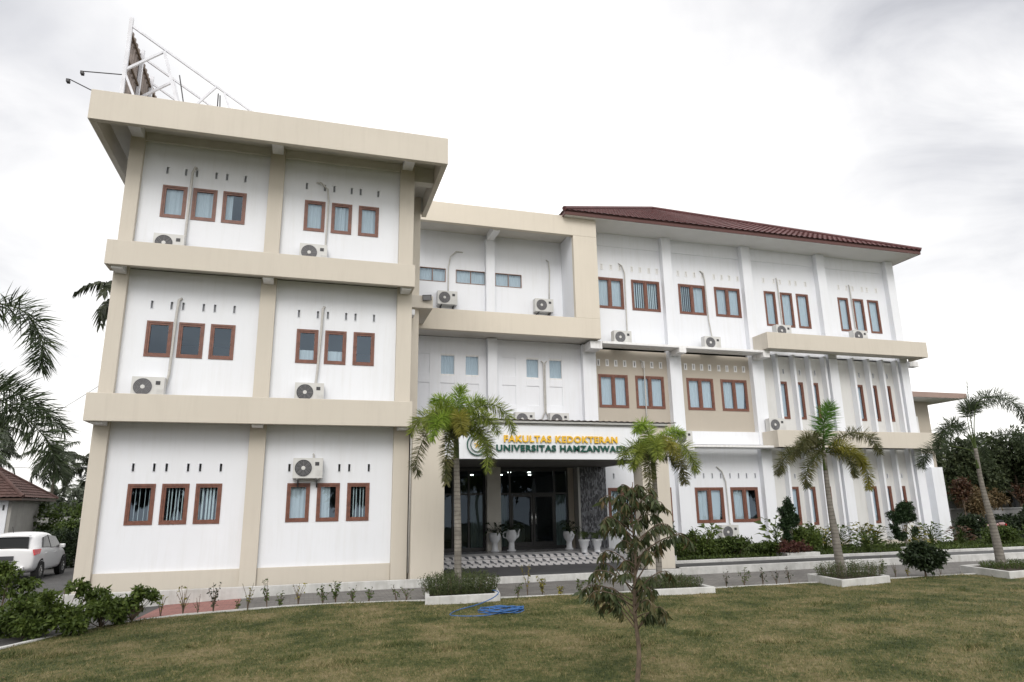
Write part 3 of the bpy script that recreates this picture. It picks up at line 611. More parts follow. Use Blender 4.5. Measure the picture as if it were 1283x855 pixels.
# fins and slit windows
for z0, z1, wz, vz, zp in ((4.45, 7.62, (4.98, 6.52), (6.84, 7.04), 4.45), (.20, 3.80, (.83, 2.30), (2.62, 2.80), .20)):
    for fx, wxs, (xa, xb) in (((23.0, 23.84, 24.60, 25.38), ((23.17, 23.60), (23.98, 24.39), (24.74, 25.14)), (22.34, C4)), ((26.82, 27.62, 28.37, 29.12), ((27.0, 27.42), (27.75, 28.16), (28.50, 28.90)), (26.06, C5))):
        holes = []
        for wx in wxs:
            wn = (*wx, *wz); make_window(*wn, YW, 1, 'full', .05, .05); holes.append(opening(wn))
            holes.append(make_vent((wx[0]+wx[1])/2+.11, *vz, YW, 'slot'))
        wall_panel('wall', xa, xb, z0-.9 if z0 < 1 else z0-.3, z1, YW, holes, M['grey_panel'])
        for x in fx: MB().box(x, x+.10, YC-.01, YW-.002, z0, z1).build('fin', M['white'], B, bevel=.005)
band('fascia_band', 21.983, 29.95, 3.71, 4.64, 7.589, 8.244, 7.70, M['beige'])
band('fascia_band', 21.983, 29.95, 3.71, 4.64, 3.746, 4.390, 3.86, M['beige'])
for x0, x1 in ((15.06, 18.13), (18.60, 21.85), (22.35, 29.38)):
    MB().box(x0, x1, YW-.07, YW-.002, -.7, .17).build('plinth', M['beige'], B, bevel=.006)
MB().box(C5-.02, C6+.05, YC-.05, YC-.002, -.7, .17).build('plinth', M['beige'], B, bevel=.006)
MB().box(30.0, 30.52, 4.75, 5.1, 7.42, 7.66).build('bracket', M['white_trim'], B, bevel=.006)
# shell of the right and middle wings
MB().box(29.66, 29.79, 5.06, 19.0, -.7, 12.2).build('flank_wall', M['white'], B)
MB().box(7.45, 29.65, 18.9, 19.03, -.7, 12.2).build('rear_wall', M['white'], B)
MB().box(7.46, 7.58, 9.2, 18.89, -.7, 12.2).build('flank_wall', M['white'], B)
MB().box(13.98, 14.10, 5.27, 18.89, 7.8, 12.2).build('inner_wall', M['room'], B)
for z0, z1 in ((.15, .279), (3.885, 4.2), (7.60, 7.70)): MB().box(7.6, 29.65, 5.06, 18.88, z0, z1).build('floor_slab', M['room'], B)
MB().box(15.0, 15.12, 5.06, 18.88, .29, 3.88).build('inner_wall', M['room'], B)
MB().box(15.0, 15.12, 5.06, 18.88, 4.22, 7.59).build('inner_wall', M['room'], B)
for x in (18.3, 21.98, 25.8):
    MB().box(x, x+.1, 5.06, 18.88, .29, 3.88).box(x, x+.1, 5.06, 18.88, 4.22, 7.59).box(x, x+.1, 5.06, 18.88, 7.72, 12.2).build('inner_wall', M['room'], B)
# tiled hipped roof, soffit, fascia
rx0, rx1, ry0, ry1, rz = 13.60, 30.23, 3.555, 20.2, 12.24
MB().box(rx0, rx1, ry0, ry1, rz-.03, rz).build('roof_soffit', M['soffit'], B)
MB().box(rx0, rx1, ry0-.03, ry0-.001, rz-.04, rz+.15).box(rx1+.001, rx1+.03, ry0-.03, ry1, rz-.04, rz+.15).box(rx0-.03, rx0-.001, ry0-.03, ry1, rz-.04, rz+.15).build('roof_fascia', mat('brown_fascia_board', (.10, .045, .04), .5, .1), B)
rf = MB(); a = 8.3; t_ = .57; z0 = rz+.12; zt = z0+a*t_; lo = [(rx0-.06, ry0-.07, z0), (rx1+.06, ry0-.07, z0), (rx1+.06, ry1, z0), (rx0-.06, ry1, z0)]
ap = [(rx0+a, ry0+a, zt), (rx1-a, ry0+a, zt)]
def roof_face(mbx, A, B_, C_, D_, rows, cols, wave=.022, step=.018):
    """slope with real tile courses: A-B eave, D-C ridge"""
    A, B_, C_, D_ = map(Vector, (A, B_, C_, D_)); nrm = (B_-A).cross(D_-A).normalized(); vs = []; L_ = (B_-A).length
    e = (B_-A).normalized()
    for r in range(rows):
        for tt, off in ((r/rows, step), ((r+1)/rows, 0)):
            P0 = A.lerp(D_, tt); P1 = B_.lerp(C_, tt)
            for c in range(cols+1):
                p = P0.lerp(P1, c/cols); vs.append(p + nrm*(off + wave*.5*(1+math.sin((p-A).dot(e)*2*math.pi/.26))))
    n = cols+1; fs = []
    for r in range(rows):
        for c in range(cols): i = 2*r*n+c; fs.append((i, i+1, i+n+1, i+n))
        if r < rows-1:
            for c in range(cols): i = (2*r+1)*n+c; fs.append((i, i+1, i+n+1, i+n))
    mbx.add(vs, fs)
roof_face(rf, lo[0], lo[1], ap[1], ap[0], 30, 330)
roof_face(rf, lo[3], lo[0], ap[0], ap[0], 24, 160); roof_face(rf, lo[1], lo[2], ap[1], ap[1], 24, 160)
M['tile2'] = mat('maroon_concrete_tile', (.095, .032, .032), .6, .3, 2.5, .2, 60, spec=.45)
for q in (((13.56, 3.50, rz+.10), (30.27, 3.50, rz+.10), (rx1-a, ry0+a, zt-.05), (rx0+a, ry0+a, zt-.05)), ((13.56, 3.50, rz+.10), (rx0+a, ry0+a, zt-.05), (13.56, ry1, rz+.10)), ((30.27, 3.5, rz+.10), (30.27, ry1, rz+.10), (rx1-a, ry0+a, zt-.05))): rf.add(q, [tuple(range(len(q)))])
roof = rf.build('roof', M['tile2'], B)
rd = MB().tube([Vector(lo[0])+Vector((0, 0, .05)), Vector(ap[0])+Vector((0, 0, .06))], .09).tube([Vector(lo[1])+Vector((0, 0, .05)), Vector(ap[1])+Vector((0, 0, .06))], .09).tube([Vector(ap[0])+Vector((0, 0, .06)), Vector(ap[1])+Vector((0, 0, .06))], .09)
rd.build('ridge_tiles', M['tile2'], roof)
# --- far rear wing at the right end
bw = MB().box(33.2, 35.73, 9.3, 15, -.7, 6.75); bw.build('rear_wing_wall', M['taupe'], B)
MB().box(30.4, 37.0, 9.0-.9, 15.5, 6.76, 6.80).box(30.4, 37.02, 9.0-.92, 9.0-.89, 6.72, 6.98).box(37.0, 37.03, 8.08, 15.5, 6.72, 6.98).build('rear_wing_roof', mat('pink_brown_fascia', (.33, .24, .21), .7), B)
MB().box(31.5, 36.9, 8.12, 15.4, 6.70, 6.755).build('roof_soffit', M['soffit'], B)
MB().box(31.0, 35.2, 9.0, 9.28, -.7, 4.0).box(34.55, 35.25, 8.6, 9.0, -.7, 3.3).build('rear_wing_wall', M['white'], B)
MB().box(34.2, 34.85, 9.20, 9.29, 4.9, 5.9).build('window', M['white_trim'], B)

# --- entrance portal
YP = -.3
PT = B
for x0, x1 in ((7.53, 8.385), (14.13, 14.995)):
    MB().box(x0, x1, YP, .26, -.7, 3.90).build('portal_pillar', M['beige'], PT, bevel=.008)
MB().box(8.387, 14.128, YP+.004, YP+.16, 2.95, 3.90).build('portal_fascia', M['white'], PT, bevel=.006)
MB().box(8.387, 14.128, YP+.162, YP+.19, 3.2, 3.88).box(7.53, 7.62, .262, 4.64, 2.99, 3.88).box(14.90, 14.995, .262, 4.30, 3.0, 3.88).build('portal_side_fascia', M['white'], PT)
MB().box(7.62, 14.898, YP+.2, 4.64, 3.02, 3.08).build('porch_ceiling', mat('dark_porch_ceiling', (.17, .165, .16), .8, .08, 2), PT)
sh = MB()
nx = 240; vs = []
for i in range(nx+1):
    x = 7.48 + (15.30-7.48)*i/nx; dz = .012*math.sin(2*math.pi*x/.19)
    for y, z in ((YP-.08, 4.03), (4.60, 4.40)):
        vs += [(x, y, z+dz), (x, y, z+dz-.012)]
fs = []
for i in range(nx):
    a = i*4; b_ = a+4; fs += [(a, a+2, b_+2, b_), (a+1, b_+1, b_+3, a+3), (a, b_, b_+1, a+1), (a+2, a+3, b_+3, b_+2)]
sh.add(vs, fs); sh.build('porch_roof_sheet', M['sheet'], PT, smooth=False)
MB().box(7.50, 15.02, YP-.05, YP-.003, 3.90, 3.995).box(7.50, 15.02, YP-.05, 4.5, 3.902, 3.94).build('porch_gutter', M['gutter'], PT, bevel=.006)
MB().tube([(7.505, -.2, 3.9), (7.505, -.2, 3.0), (7.505, -.1, .1)], .025, 8).build('downpipe', M['pipe'], PT, smooth=True)
# porch floor, steps
MB().box(8.39, 15.0, 3.25, 5.06, -.7, .28).build('porch_floor', mat('porch_floor_tile', (.26, .26, .27), .25, .1, 3, spec=.5), PT)
for i, (y0, y1, z) in enumerate(((2.35, 2.65, .05), (2.65, 2.95, .14), (2.95, 3.249, .23))):
    MB().box(8.40, 15.04, y0, y1-.001, -.6, z).build('step', M['steps'], PT)
# stone clad pier
MB().box(14.06, 15.06, 4.28, 4.64, .281, 3.015).build('stone_pier', M['stone'], PT, bevel=.01)
MB().box(13.98, 14.055, 4.26, 4.64, .281, 3.015).build('pier_edge', M['gutter'], PT)
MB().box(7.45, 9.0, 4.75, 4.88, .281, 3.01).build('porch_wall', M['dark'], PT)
MB().box(13.78, 13.98, 4.68, 4.80, .281, 3.015).build('porch_wall', M['taupe'], PT)
MB().box(10.76, 11.24, 4.42, 4.655, .281, 3.015).build('column', M['slab'], PT, bevel=.008)
# glazed front
def glazing(x0, x1, mull, transoms, z0=.285, z1=3.01, y=4.72):
    mb = MB(); w_ = .06
    mb.box(x0, x1, y, y+.08, z1-.12, z1).box(x0, x1, y, y+.08, z0, z0+.10)
    for x in [x0]+mull+[x1-w_]: mb.box(x, x+w_, y+.002, y+.078, z0+.10, z1-.12)
    for a, b_, z in transoms: mb.box(a, b_, y+.004, y+.076, z, z+.06)
    o = mb.build('glazed_front', M['alu'], PT)
    MB().quad((x0, y+.04, z0), (x1, y+.04, z0), (x1, y+.04, z1), (x0, y+.04, z1)).build('glass_sheet', M['glass_dark'], o)
    return o
glazing(9.0, 10.76, [9.62, 10.17], [(9.06, 10.7, 2.10)])
g2 = glazing(11.24, 13.78, [11.62, 13.24], [(11.3, 13.72, 2.10)])
dr = MB()
for x0, x1 in ((11.68, 12.455), (12.465, 13.24)):
    dr.box(x0+.003, x0+.07, 4.70, 4.77, .39, 2.09).box(x1-.07, x1-.003, 4.70, 4.77, .39, 2.09).box(x0+.07, x1-.07, 4.70, 4.77, 2.02, 2.09).box(x0+.07, x1-.07, 4.70, 4.77, .39, .52)
door = dr.build('glass_door', M['alu'], PT)
for x in (12.39, 12.53):
    MB().tube([(x, 4.66, 1.08), (x, 4.62, 1.10), (x, 4.62, 1.48), (x, 4.66, 1.50)], .014, 8).build('door_handle', M['chrome'], door, smooth=True)
for x0, x1 in ((10.30, 10.72), (11.30, 11.56), (13.30, 13.70)):
    mb = MB(); curtain_mesh(mb, x0, x1, .35, 2.08, 4.86, .02, .12); mb.build('curtain', M['curtain'], g2)
MB().box(12.1, 13.0, 7.4, 7.8, .28, 1.05).build('reception_counter', mat('counter_panel', (.5, .48, .46), .5), B)
for x, y in ((12.17, 4.55), (12.12, 3.9), (9.9, 3.6)):
    pass
# lit downlights in the lobby ceiling
em = bpy.data.materials.new('lit_downlight'); em.use_nodes = True; P_ = em.node_tree.nodes['Principled BSDF']; P_.inputs['Emission Color'].default_value = (1, .97, .9, 1); P_.inputs['Emission Strength'].default_value = 14; P_.inputs['Base Color'].default_value = (1, 1, 1, 1)
for (x, y) in ((12.17, 6.54), (12.95, 6.54), (11.2, 8.5), (12.4, 8.5), (13.6, 8.5)):
    MB().lathe([(.001, 0), (.055, 0), (.06, .03), (.001, .03)], (x, y, 2.93), 14).build('downlight', em, B)
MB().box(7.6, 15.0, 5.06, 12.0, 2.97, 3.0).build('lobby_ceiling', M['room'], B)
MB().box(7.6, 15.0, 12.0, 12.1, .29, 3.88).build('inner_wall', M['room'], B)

# --- sign lettering
SG = tag(empty('entrance_sign', (11.7, YP-.03, 3.2)), 'raised gold and green faculty name lettering with round emblem on the white portal fascia', 'sign')
def text(body, x0, x1, z0, z1, m, name='lettering'):
    cu = bpy.data.curves.new(name, 'FONT'); cu.body = body; cu.extrude = .02; cu.offset = .034; cu.size = 1; cu.space_character = 1.13
    o = bpy.data.objects.new(name, cu); C.objects.link(o); bpy.context.view_layer.update()
    me = bpy.data.meshes.new_from_object(o.evaluated_get(bpy.context.evaluated_depsgraph_get())); bpy.data.objects.remove(o)
    v = np.zeros(len(me.vertices)*3); me.vertices.foreach_get('co', v); v = v.reshape(-1, 3)
    mn, mx_ = v.min(0), v.max(0); X = x0+(v[:, 0]-mn[0])/(mx_[0]-mn[0])*(x1-x0); Z = z0+(v[:, 1]-mn[1])/(mx_[1]-mn[1])*(z1-z0); Y = YP-.03+(-v[:, 2])/.02*.018
    v = np.stack([X-11.7, Y-(YP-.03), Z-3.2], 1); me.vertices.foreach_set('co', v.astype(np.float32).ravel()); me.materials.clear(); me.materials.append(m); me.update()
    return link(name, me, SG)
text('FAKULTAS KEDOKTERAN', 10.01, 13.39, 3.405, 3.595, M['gold'])['label'] = 'upper line of gold letters'
text('UNIVERSITAS HAMZANWADI', 9.79, 13.61, 3.155, 3.335, M['green'])['label'] = 'lower line of dark green letters'
em_ = MB(); n = 40
def ringxz(mb, cx_, cz, r0, r1, y0, y1, n=40, mi=0):
    vs = []
    for k in range(n):
        a = 2*math.pi*k/n
        for r, y in ((r0, y0), (r1, y0), (r1, y1), (r0, y1)): vs.append((cx_+r*math.cos(a), y, cz+r*math.sin(a)))
    fs = []
    for k in range(n):
        i, j = 4*k, 4*((k+1) % n)
        for a, b_ in ((0, 1), (1, 2), (2, 3), (3, 0)): fs.append((i+a, i+b_, j+b_, j+a))
    mb.add(vs, fs, mi)
ringxz(em_, -2.43, .13, .27, .295, -.02, .02); ringxz(em_, -2.43, .13, .18, .195, -.02, .02)
for k in range(5):
    a = math.pi/2+2*math.pi*k/5; em_.bar((-2.43, -.01, .13), (-2.43+.10*math.cos(a), -.01, .13+.10*math.sin(a)), .02, .02, 1)
em_.build('emblem', [M['green'], M['gold']], SG)

# ------------------------------------------------------------ air conditioners
def ac_proto(kind):
    root = empty('air_conditioner')
    w_, d, hh = .72, .27, .52
    c = MB().box(-w_/2, w_/2, -d, 0, .02, hh).box(-w_/2+.08, -w_/2+.14, -d+.02, -.02, 0, .02).box(w_/2-.14, w_/2-.08, -d+.02, -.02, 0, .02)
    for k in range(7): c.box(w_/2-.16, w_/2-.02, -d-.004, -d-.001, .08+k*.022, .088+k*.022)
    cs = c.build('casing', M['ac'], root, bevel=.012)
    cx_, cz, r = -w_/2+.25, .27, .205
    MB().add([(cx_+r*math.cos(a), -d-.002, cz+r*math.sin(a)) for a in [2*math.pi*k/32 for k in range(32)]], [tuple(range(32))]).build('fan_opening', M['ac_dark'] if kind == 0 else M['fan_grey'], root)
    g = MB()
    for rr in (.05, .08, .11, .14, .17, .205): ringxz(g, cx_, cz, rr-.004, rr+.004, -d-.012, -d-.004, 28)
    for k in range(8):
        a = 2*math.pi*k/8; g.bar((cx_, -d-.01, cz), (cx_+r*math.cos(a), -d-.01, cz+r*math.sin(a)), .006)
    g.build('fan_grille', M['ac_grey'], root)
    hb_ = MB().lathe([(.001, .006), (.045, .006), (.05, 0), (.001, 0)], (0, 0, 0), 16); hub = hb_.build('fan_hub', M['ac'], root)
    hub.location = (cx_, -d-.012, cz); hub.rotation_euler = (R(90), 0, 0)
    MB().box(w_/2-.19, w_/2-.09, -d-.006, -d-.001, .33, .42).build('badge', M['ac_dark'], root)
    return root
PRO = {}
ACS = [  # x centre, wall-side y, base z, has brackets, pipe points, label, kind
 (1.20, .145, 8.10, 0, [(1.62, .15, 10.68), (1.60, .08, 10.66), (1.555, .06, 10.5), (1.53, .06, 8.2)], 'cream air conditioner half sunk behind the top beige band, under the top left windows', 0),
 (4.76, .145, 8.18, 0, [(4.75, .15, 10.66), (4.85, .08, 10.64), (5.05, .06, 10.45), (5.09, .06, 10.1), (5.06, .06, 8.3)], 'cream air conditioner behind the top beige band, right bay of the left block', 1),
 (1.10, .145, 4.37, 0, [(1.60, .15, 7.0), (1.55, .08, 6.95), (1.53, .06, 6.6), (1.50, .06, 5.0), (1.42, .06, 4.6)], 'white air conditioner with barred grille under the leftmost second floor windows', 1),
 (4.86, .145, 4.36, 0, [(5.13, .15, 7.03), (5.09, .08, 6.95), (5.08, .06, 6.4), (5.03, .06, 5.2), (5.0, .06, 4.8)], 'cream air conditioner with pinkish dark fan on the lowest beige band', 0),
 (4.93, .145, 2.44, 1, [(5.05, .15, 3.08), (5.06, .1, 3.05), (5.06, .1, 2.9)], 'cream air conditioner on brackets just above the ground floor windows', 0),
 (9.44, 5.118, 8.78, 1, [(10.05, 5.12, 10.95), (9.80, 5.04, 10.93), (9.58, 5.03, 10.7), (9.50, 5.03, 10.3), (9.50, 5.03, 9.3)], 'white air conditioner inside the big beige frame, between two low horizontal windows', 1),
 (13.13, 5.118, 8.76, 1, [(13.35, 5.12, 10.95), (13.42, 5.04, 10.85), (13.45, 5.03, 10.5), (13.40, 5.03, 9.3)], 'white air conditioner inside the big beige frame near its right side', 1),
 (12.20, 4.86, 4.42, 0, [(12.95, 4.86, 6.88), (13.02, 4.82, 6.8), (13.03, 4.82, 5.0), (12.80, 4.80, 4.5)], 'white air conditioner on the porch roof, left of the pair above the gold lettering', 1),
 (13.50, 4.86, 4.42, 0, [(13.16, 4.86, 6.88), (13.08, 4.82, 6.8), (13.08, 4.82, 5.0), (13.3, 4.80, 4.5)], 'white air conditioner on the porch roof, right of the pair above the gold lettering', 1),
 (16.05, 4.62, 7.565, 0, [(16.30, 4.88, 11.0), (16.42, 4.84, 10.9), (16.52, 4.83, 10.6), (16.50, 4.83, 8.9), (16.45, 4.75, 8.0)], 'white air conditioner on the ledge beside the beige frame under the first maroon-roof windows', 1),
 (19.92, 4.62, 7.565, 0, [(19.95, 4.88, 11.0), (20.08, 4.84, 10.9), (20.12, 4.83, 10.6), (20.15, 4.83, 8.9), (20.2, 4.75, 8.0)], 'white air conditioner on the ledge in the second top floor bay of the right wing', 1),
 (23.30, 4.62, 8.245, 0, [(23.65, 4.88, 11.0), (23.65, 4.84, 10.9), (23.66, 4.83, 9.0), (23.64, 4.7, 8.7)], 'white air conditioner on the upper right beige band, left one of two', 1),
 (27.15, 4.62, 8.245, 0, [(27.42, 4.88, 11.0), (27.42, 4.84, 10.9), (27.44, 4.83, 9.0), (27.5, 4.7, 8.7)], 'white air conditioner on the upper right beige band, right one of two', 1),
 (22.50, 4.62, 4.394, 0, None, 'white air conditioner standing at the left end of the lower right beige band', 1),
 (18.22, 4.45, 3.825, 0, [(17.0, 4.88, 7.12), (17.08, 4.84, 7.0), (17.12, 4.83, 6.7), (17.1, 4.83, 4.6)], 'white air conditioner on the low white ledge just right of the porch roof', 1),
 (20.08, 4.80, .40, 1, [(19.95, 4.88, 3.08), (20.15, 4.84, 2.9), (20.28, 4.83, 2.5), (20.30, 4.83, 1.0), (20.3, 4.75, .8)], 'white air conditioner low on the ground floor wall between two curtained windows', 1)]
def rz_(o, sx): o.scale = (sx, 1, 1)
for i, (x, y, z, br, pipe, lab, kd) in enumerate(ACS):
    if kd not in PRO: r_ = PRO[kd] = ac_proto(kd)
    else:
        r_ = PRO[kd].copy(); C.objects.link(r_)
        for ch in PRO[kd].children:
            if ch.name.startswith(('pipe', 'wall_bracket')): continue
            c = ch.copy(); C.objects.link(c); c.parent = r_
    r_.location = (x, y-.03, z); r_.scale = (1, 1, 1); tag(r_, lab, 'air conditioner', 'air conditioners on the facade')
    if br:
        m_ = MB()
        for sx_ in (-.24, .22):
            m_.box(sx_, sx_+.03, -.30, .028, -.035, -.002).box(sx_, sx_+.03, .0, .028, -.20, -.035); m_.bar((sx_+.015, -.27, -.03), (sx_+.015, .01, -.18), .02)
        m_.build('wall_bracket', M['ac_dark'], r_)
    if pipe:
        P0 = [Vector(p)-Vector((x, y-.03, z)) for p in pipe]; sm = []
        for a_, b_ in zip(P0, P0[1:]): sm += [a_.lerp(b_, q) for q in (0, .25, .5, .75)]
        sm.append(P0[-1]); MB().tube(sm, .033 if i in (0, 2, 3) else .025, 8).build('pipe', M['pipe'], r_, smooth=True)
fl = tag(empty('floodlight', (8.22, 1.86, 8.05)), 'small dark floodlight fixed to the beige ledge beside the left block', 'lamp')
MB().box(-.14, .14, -.10, -.04, -.09, .09).build('lamp_housing', M['ac_dark'], fl, bevel=.01)
MB().box(-.12, .12, -.104, -.101, -.07, .07).build('lamp_glass', M['ac_grey'], fl); MB().box(-.03, .03, -.04, .035, -.03, .03).build('lamp_arm', M['ac_dark'], fl)
for ch in fl.children: ch.rotation_euler = (R(18), 0, R(-20)) if ch.name.startswith('lamp_h') or ch.name.startswith('lamp_g') else (0, 0, 0)

# ------------------------------------------------------------ billboard on the roof
BB = tag(empty('billboard', (0, 0, 11.763)), 'rooftop billboard seen from behind, rusty corrugated panel on white steel truss legs', 'billboard')
mb = MB(); n = 90; vs = []
for k in range(n+1):
    y = .08+5.4*k/n; dx = .03*math.sin(2*math.pi*y/.24)
    vs += [(-.42+dx, y, .1), (-.42+dx, y, 3.0), (-.432+dx, y, .1), (-.432+dx, y, 3.0)]
mb.add(vs, [f for k in range(n) for f in ((4*k, 4*k+4, 4*k+5, 4*k+1), (4*k+2, 4*k+3, 4*k+7, 4*k+6))]); mb.build('corrugated_panel', M['corr'], BB)
Z0 = 11.763
for j, y in enumerate((0, 1.4, 2.7)):
    q = MB(); P = lambda x, z: (x, y, z-Z0)
    q.bar(P(-.35, Z0), P(-.35, 14.85), .09); q.bar(P(-.31, 14.6), P(4.0, 11.80), .055)
    q.bar(P(-.34, 13.25), P(.54, 13.98), .06); q.bar(P(-.32, 13.1), P(.25, Z0), .06); q.bar(P(.54, 13.98), P(1.2, Z0), .075); q.bar(P(1.93, 13.13), P(.95, Z0), .055); q.bar(P(2.15, 12.97), P(2.62, Z0), .055)
    q.build('truss_leg', M['steelw'], BB)
q = MB()
for z in (.9, 1.9, 2.7): q.bar((-.36, 0, z), (-.36, 5.4, z), .05)
q.build('panel_rail', M['bark'], BB)
q = MB().bar((.83, .7, 2.0), (1.23, .7, .1), .03); q.bar((1.95, .3, 1.35), (1.98, .3, .1), .03).bar((2.0, .3, 1.3), (2.08, .3, .1), .03); q.build('brace', M['ac_dark'], BB)
for a_, b_ in (((-.40, 0, 1.32), (-1.30, 0, 1.25)), ((-.40, -.2, .35), (-1.52, -.2, .84))):
    MB().tube([a_, b_], .014, 6).box(b_[0]-.06, b_[0]+.01, b_[1]-.06, b_[1]+.06, b_[2]-.10, b_[2]-.02).build('lamp_arm', M['ac_dark'], BB)

# ------------------------------------------------------------ vegetation tools
def leaves(cent, dirs, ups, ln, wd, fold=.25, droop=.15):
    """pointed folded leaves: 6 vertices, 4 triangles each"""
    cent = np.asarray(cent, float); n = len(cent); D = dirs/np.linalg.norm(dirs, axis=1, keepdims=True)
    S = np.cross(D, ups); S /= np.maximum(np.linalg.norm(S, axis=1, keepdims=True), 1e-6); U = np.cross(S, D)
    ln = np.broadcast_to(ln, n)[:, None]; wd = np.broadcast_to(wd, n)[:, None]
    a = cent; m_ = cent+D*ln*.45+U*ln*droop*.35; t_ = cent+D*ln-U*ln*droop
    l_ = m_-S*wd+U*wd*fold; r_ = m_+S*wd+U*wd*fold
    V = np.stack([a, l_, m_, r_, t_], 1).reshape(-1, 3); b = np.arange(n)[:, None]*5
    F = np.concatenate([b+np.array([[0, 2, 1]]), b+np.array([[0, 3, 2]]), b+np.array([[1, 2, 4]]), b+np.array([[2, 3, 4]])], 0)
    return V, F
def rdir(n, upb=0.):
    v = rng.normal(size=(n, 3)); v[:, 2] += upb; return v/np.linalg.norm(v, axis=1, keepdims=True)
def blob_points(n, blobs, shell=.55):
    """points gathered towards the outside of several overlapping lumps; blobs = (x,y,z,rx,ry,rz)"""
    bl = np.array(blobs, float); wgt = bl[:, 3]*bl[:, 4]*bl[:, 5]; wgt = wgt**.7; idx = rng.choice(len(bl), n, p=wgt/wgt.sum())
    d = rdir(n); r = shell+(1-shell)*rng.random(n)**.7; r *= 1+.12*rng.normal(size=n)
    return bl[idx, :3]+d*r[:, None]*bl[idx, 3:], d
def foliage(name, parent, n, blobs, ln, wd, m, shell=.5, droop=.2, clump=5):
    k = max(1, n//clump); P, d = blob_points(k, blobs, shell); P = np.repeat(P, clump, 0); d = np.repeat(d, clump, 0); n = len(P)
    D = d*.8+rdir(n)*.9; D[:, 2] += .1; P = P+rng.normal(size=(n, 3))*ln*.35
    V, F = leaves(P, D, rdir(n, 1.5), ln*(.6+.8*rng.random(n)), wd*(.7+.6*rng.random(n)), .25, droop)
    return npmesh(name, V, F, m, parent)
def catmull(P, n):
    P = [np.array(p, float) for p in P]; P = [2*P[0]-P[1]]+P+[2*P[-1]-P[-2]]; out = []
    seg = len(P)-3
    for k in range(n+1):
        t = k/n*seg; i = min(int(t), seg-1); t -= i; p0, p1, p2, p3 = P[i:i+4]
        out.append(.5*((2*p1)+(-p0+p2)*t+(2*p0-5*p1+4*p2-p3)*t*t+(-p0+3*p1-3*p2+p3)*t**3))
    return np.array(out)
def frond(name, parent, ctrl, ll, m, nleaf=70, plume=1.0, wid=.012, r0=.016, sag=.14, start=.12, two=False, rm=None):
    """a palm frond along control points (parent space). plume: 0 flat (two rows), 1 leaflets all round"""
    cv = catmull(ctrl, 24); T_ = np.gradient(cv, axis=0); T_ /= np.linalg.norm(T_, axis=1, keepdims=True)
    n = nleaf*2; t = np.repeat(np.linspace(start, 1.0, nleaf), 2)+rng.normal(0, .004, n); t = np.clip(t, 0, 1); f = t*24; i = np.minimum(f.astype(int), 23); fr = (f-i)[:, None]
    P = cv[i]*(1-fr)+cv[i+1]*fr; D = T_[i]*(1-fr)+T_[i+1]*fr; side = np.cross(D, [0, 0, 1.]); side /= np.maximum(np.linalg.norm(side, axis=1, keepdims=True), .15); side /= np.linalg.norm(side, axis=1, keepdims=True); up = np.cross(side, D)
    s = np.where(np.arange(n) % 2 == 0, 1., -1.); ang = rng.uniform(-1.5, 1.5, n)*plume + .15*(1-plume)
    O = side*(s*np.cos(ang))[:, None]+up*np.sin(ang)[:, None]
    wid = wid*.62 if plume > .5 else wid*.95; L_ = ll*np.interp(t, [start, start+.18, .6, .88, 1], [.55, .95, 1, .72, .5])*(.85+.3*rng.random(n)); fwd_ = np.interp(t, [0, .6, 1], [.18, .30, .95])[:, None]*(1+.35*rng.normal(size=(n, 1)))
    d0 = O+D*fwd_; d0 /= np.linalg.norm(d0, axis=1, keepdims=True); mid = P+d0*L_[:, None]*.5; mid[:, 2] -= L_*sag*.10
    tip = P+d0*L_[:, None]*.96; tip[:, 2] -= L_*sag*(.75+.5*rng.random(n)); W = np.cross(d0, O+rng.normal(0, .3, (n, 3)))
    W = np.cross(d0, up+rng.normal(0, .5, (n, 3))); W /= np.maximum(np.linalg.norm(W, axis=1, keepdims=True), 1e-3); W *= (wid*(.8+.4*rng.random(n)))[:, None]
    V = np.stack([P-W*.5, P+W*.5, mid+W, mid-W, tip], 1).reshape(-1, 3); b = np.arange(n)[:, None]*5
    F = np.concatenate([b+np.array([[0, 1, 2]]), b+np.array([[0, 2, 3]]), b+np.array([[3, 2, 4]])], 0)
    # rachis
    nv = len(V); ring = []; k = 5
    for j, p in enumerate(cv):
        d = T_[j]; a = np.cross(d, [0, 0, 1.]); a = a/np.linalg.norm(a) if np.linalg.norm(a) > .05 else np.array([1., 0, 0]); c = np.cross(a, d); r = r0*(1-.85*j/24)
        ring += [p+(a*math.cos(q)+c*math.sin(q))*r for q in [2*math.pi*u/k for u in range(k)]]
    F2 = [];
    for j in range(24):
        for u in range(k): a_, b_, c_, d_ = j*k+u, j*k+(u+1) % k, (j+1)*k+(u+1) % k, (j+1)*k+u; F2 += [(a_, b_, c_), (a_, c_, d_)]
    V = np.concatenate([V, np.array(ring)]); F = np.concatenate([F, np.array(F2)+nv]); mi = np.concatenate([np.zeros(len(F)-len(F2)), np.ones(len(F2))])
    return npmesh(name, V, F, [m, rm or M['leaf_mid']], parent, mi=mi)
def trunk_mesh(name, parent, pts, rad, m, n=12, rings=0):
    cv = catmull(pts, 28); rr = np.interp(np.linspace(0, 1, 29), np.linspace(0, 1, len(rad)), rad)
    if rings: rr = rr*(1+.035*np.sin(np.linspace(0, 1, 29)*rings*6.28))
    return MB().tube(cv, list(rr), n).build(name, m, parent, smooth=True)

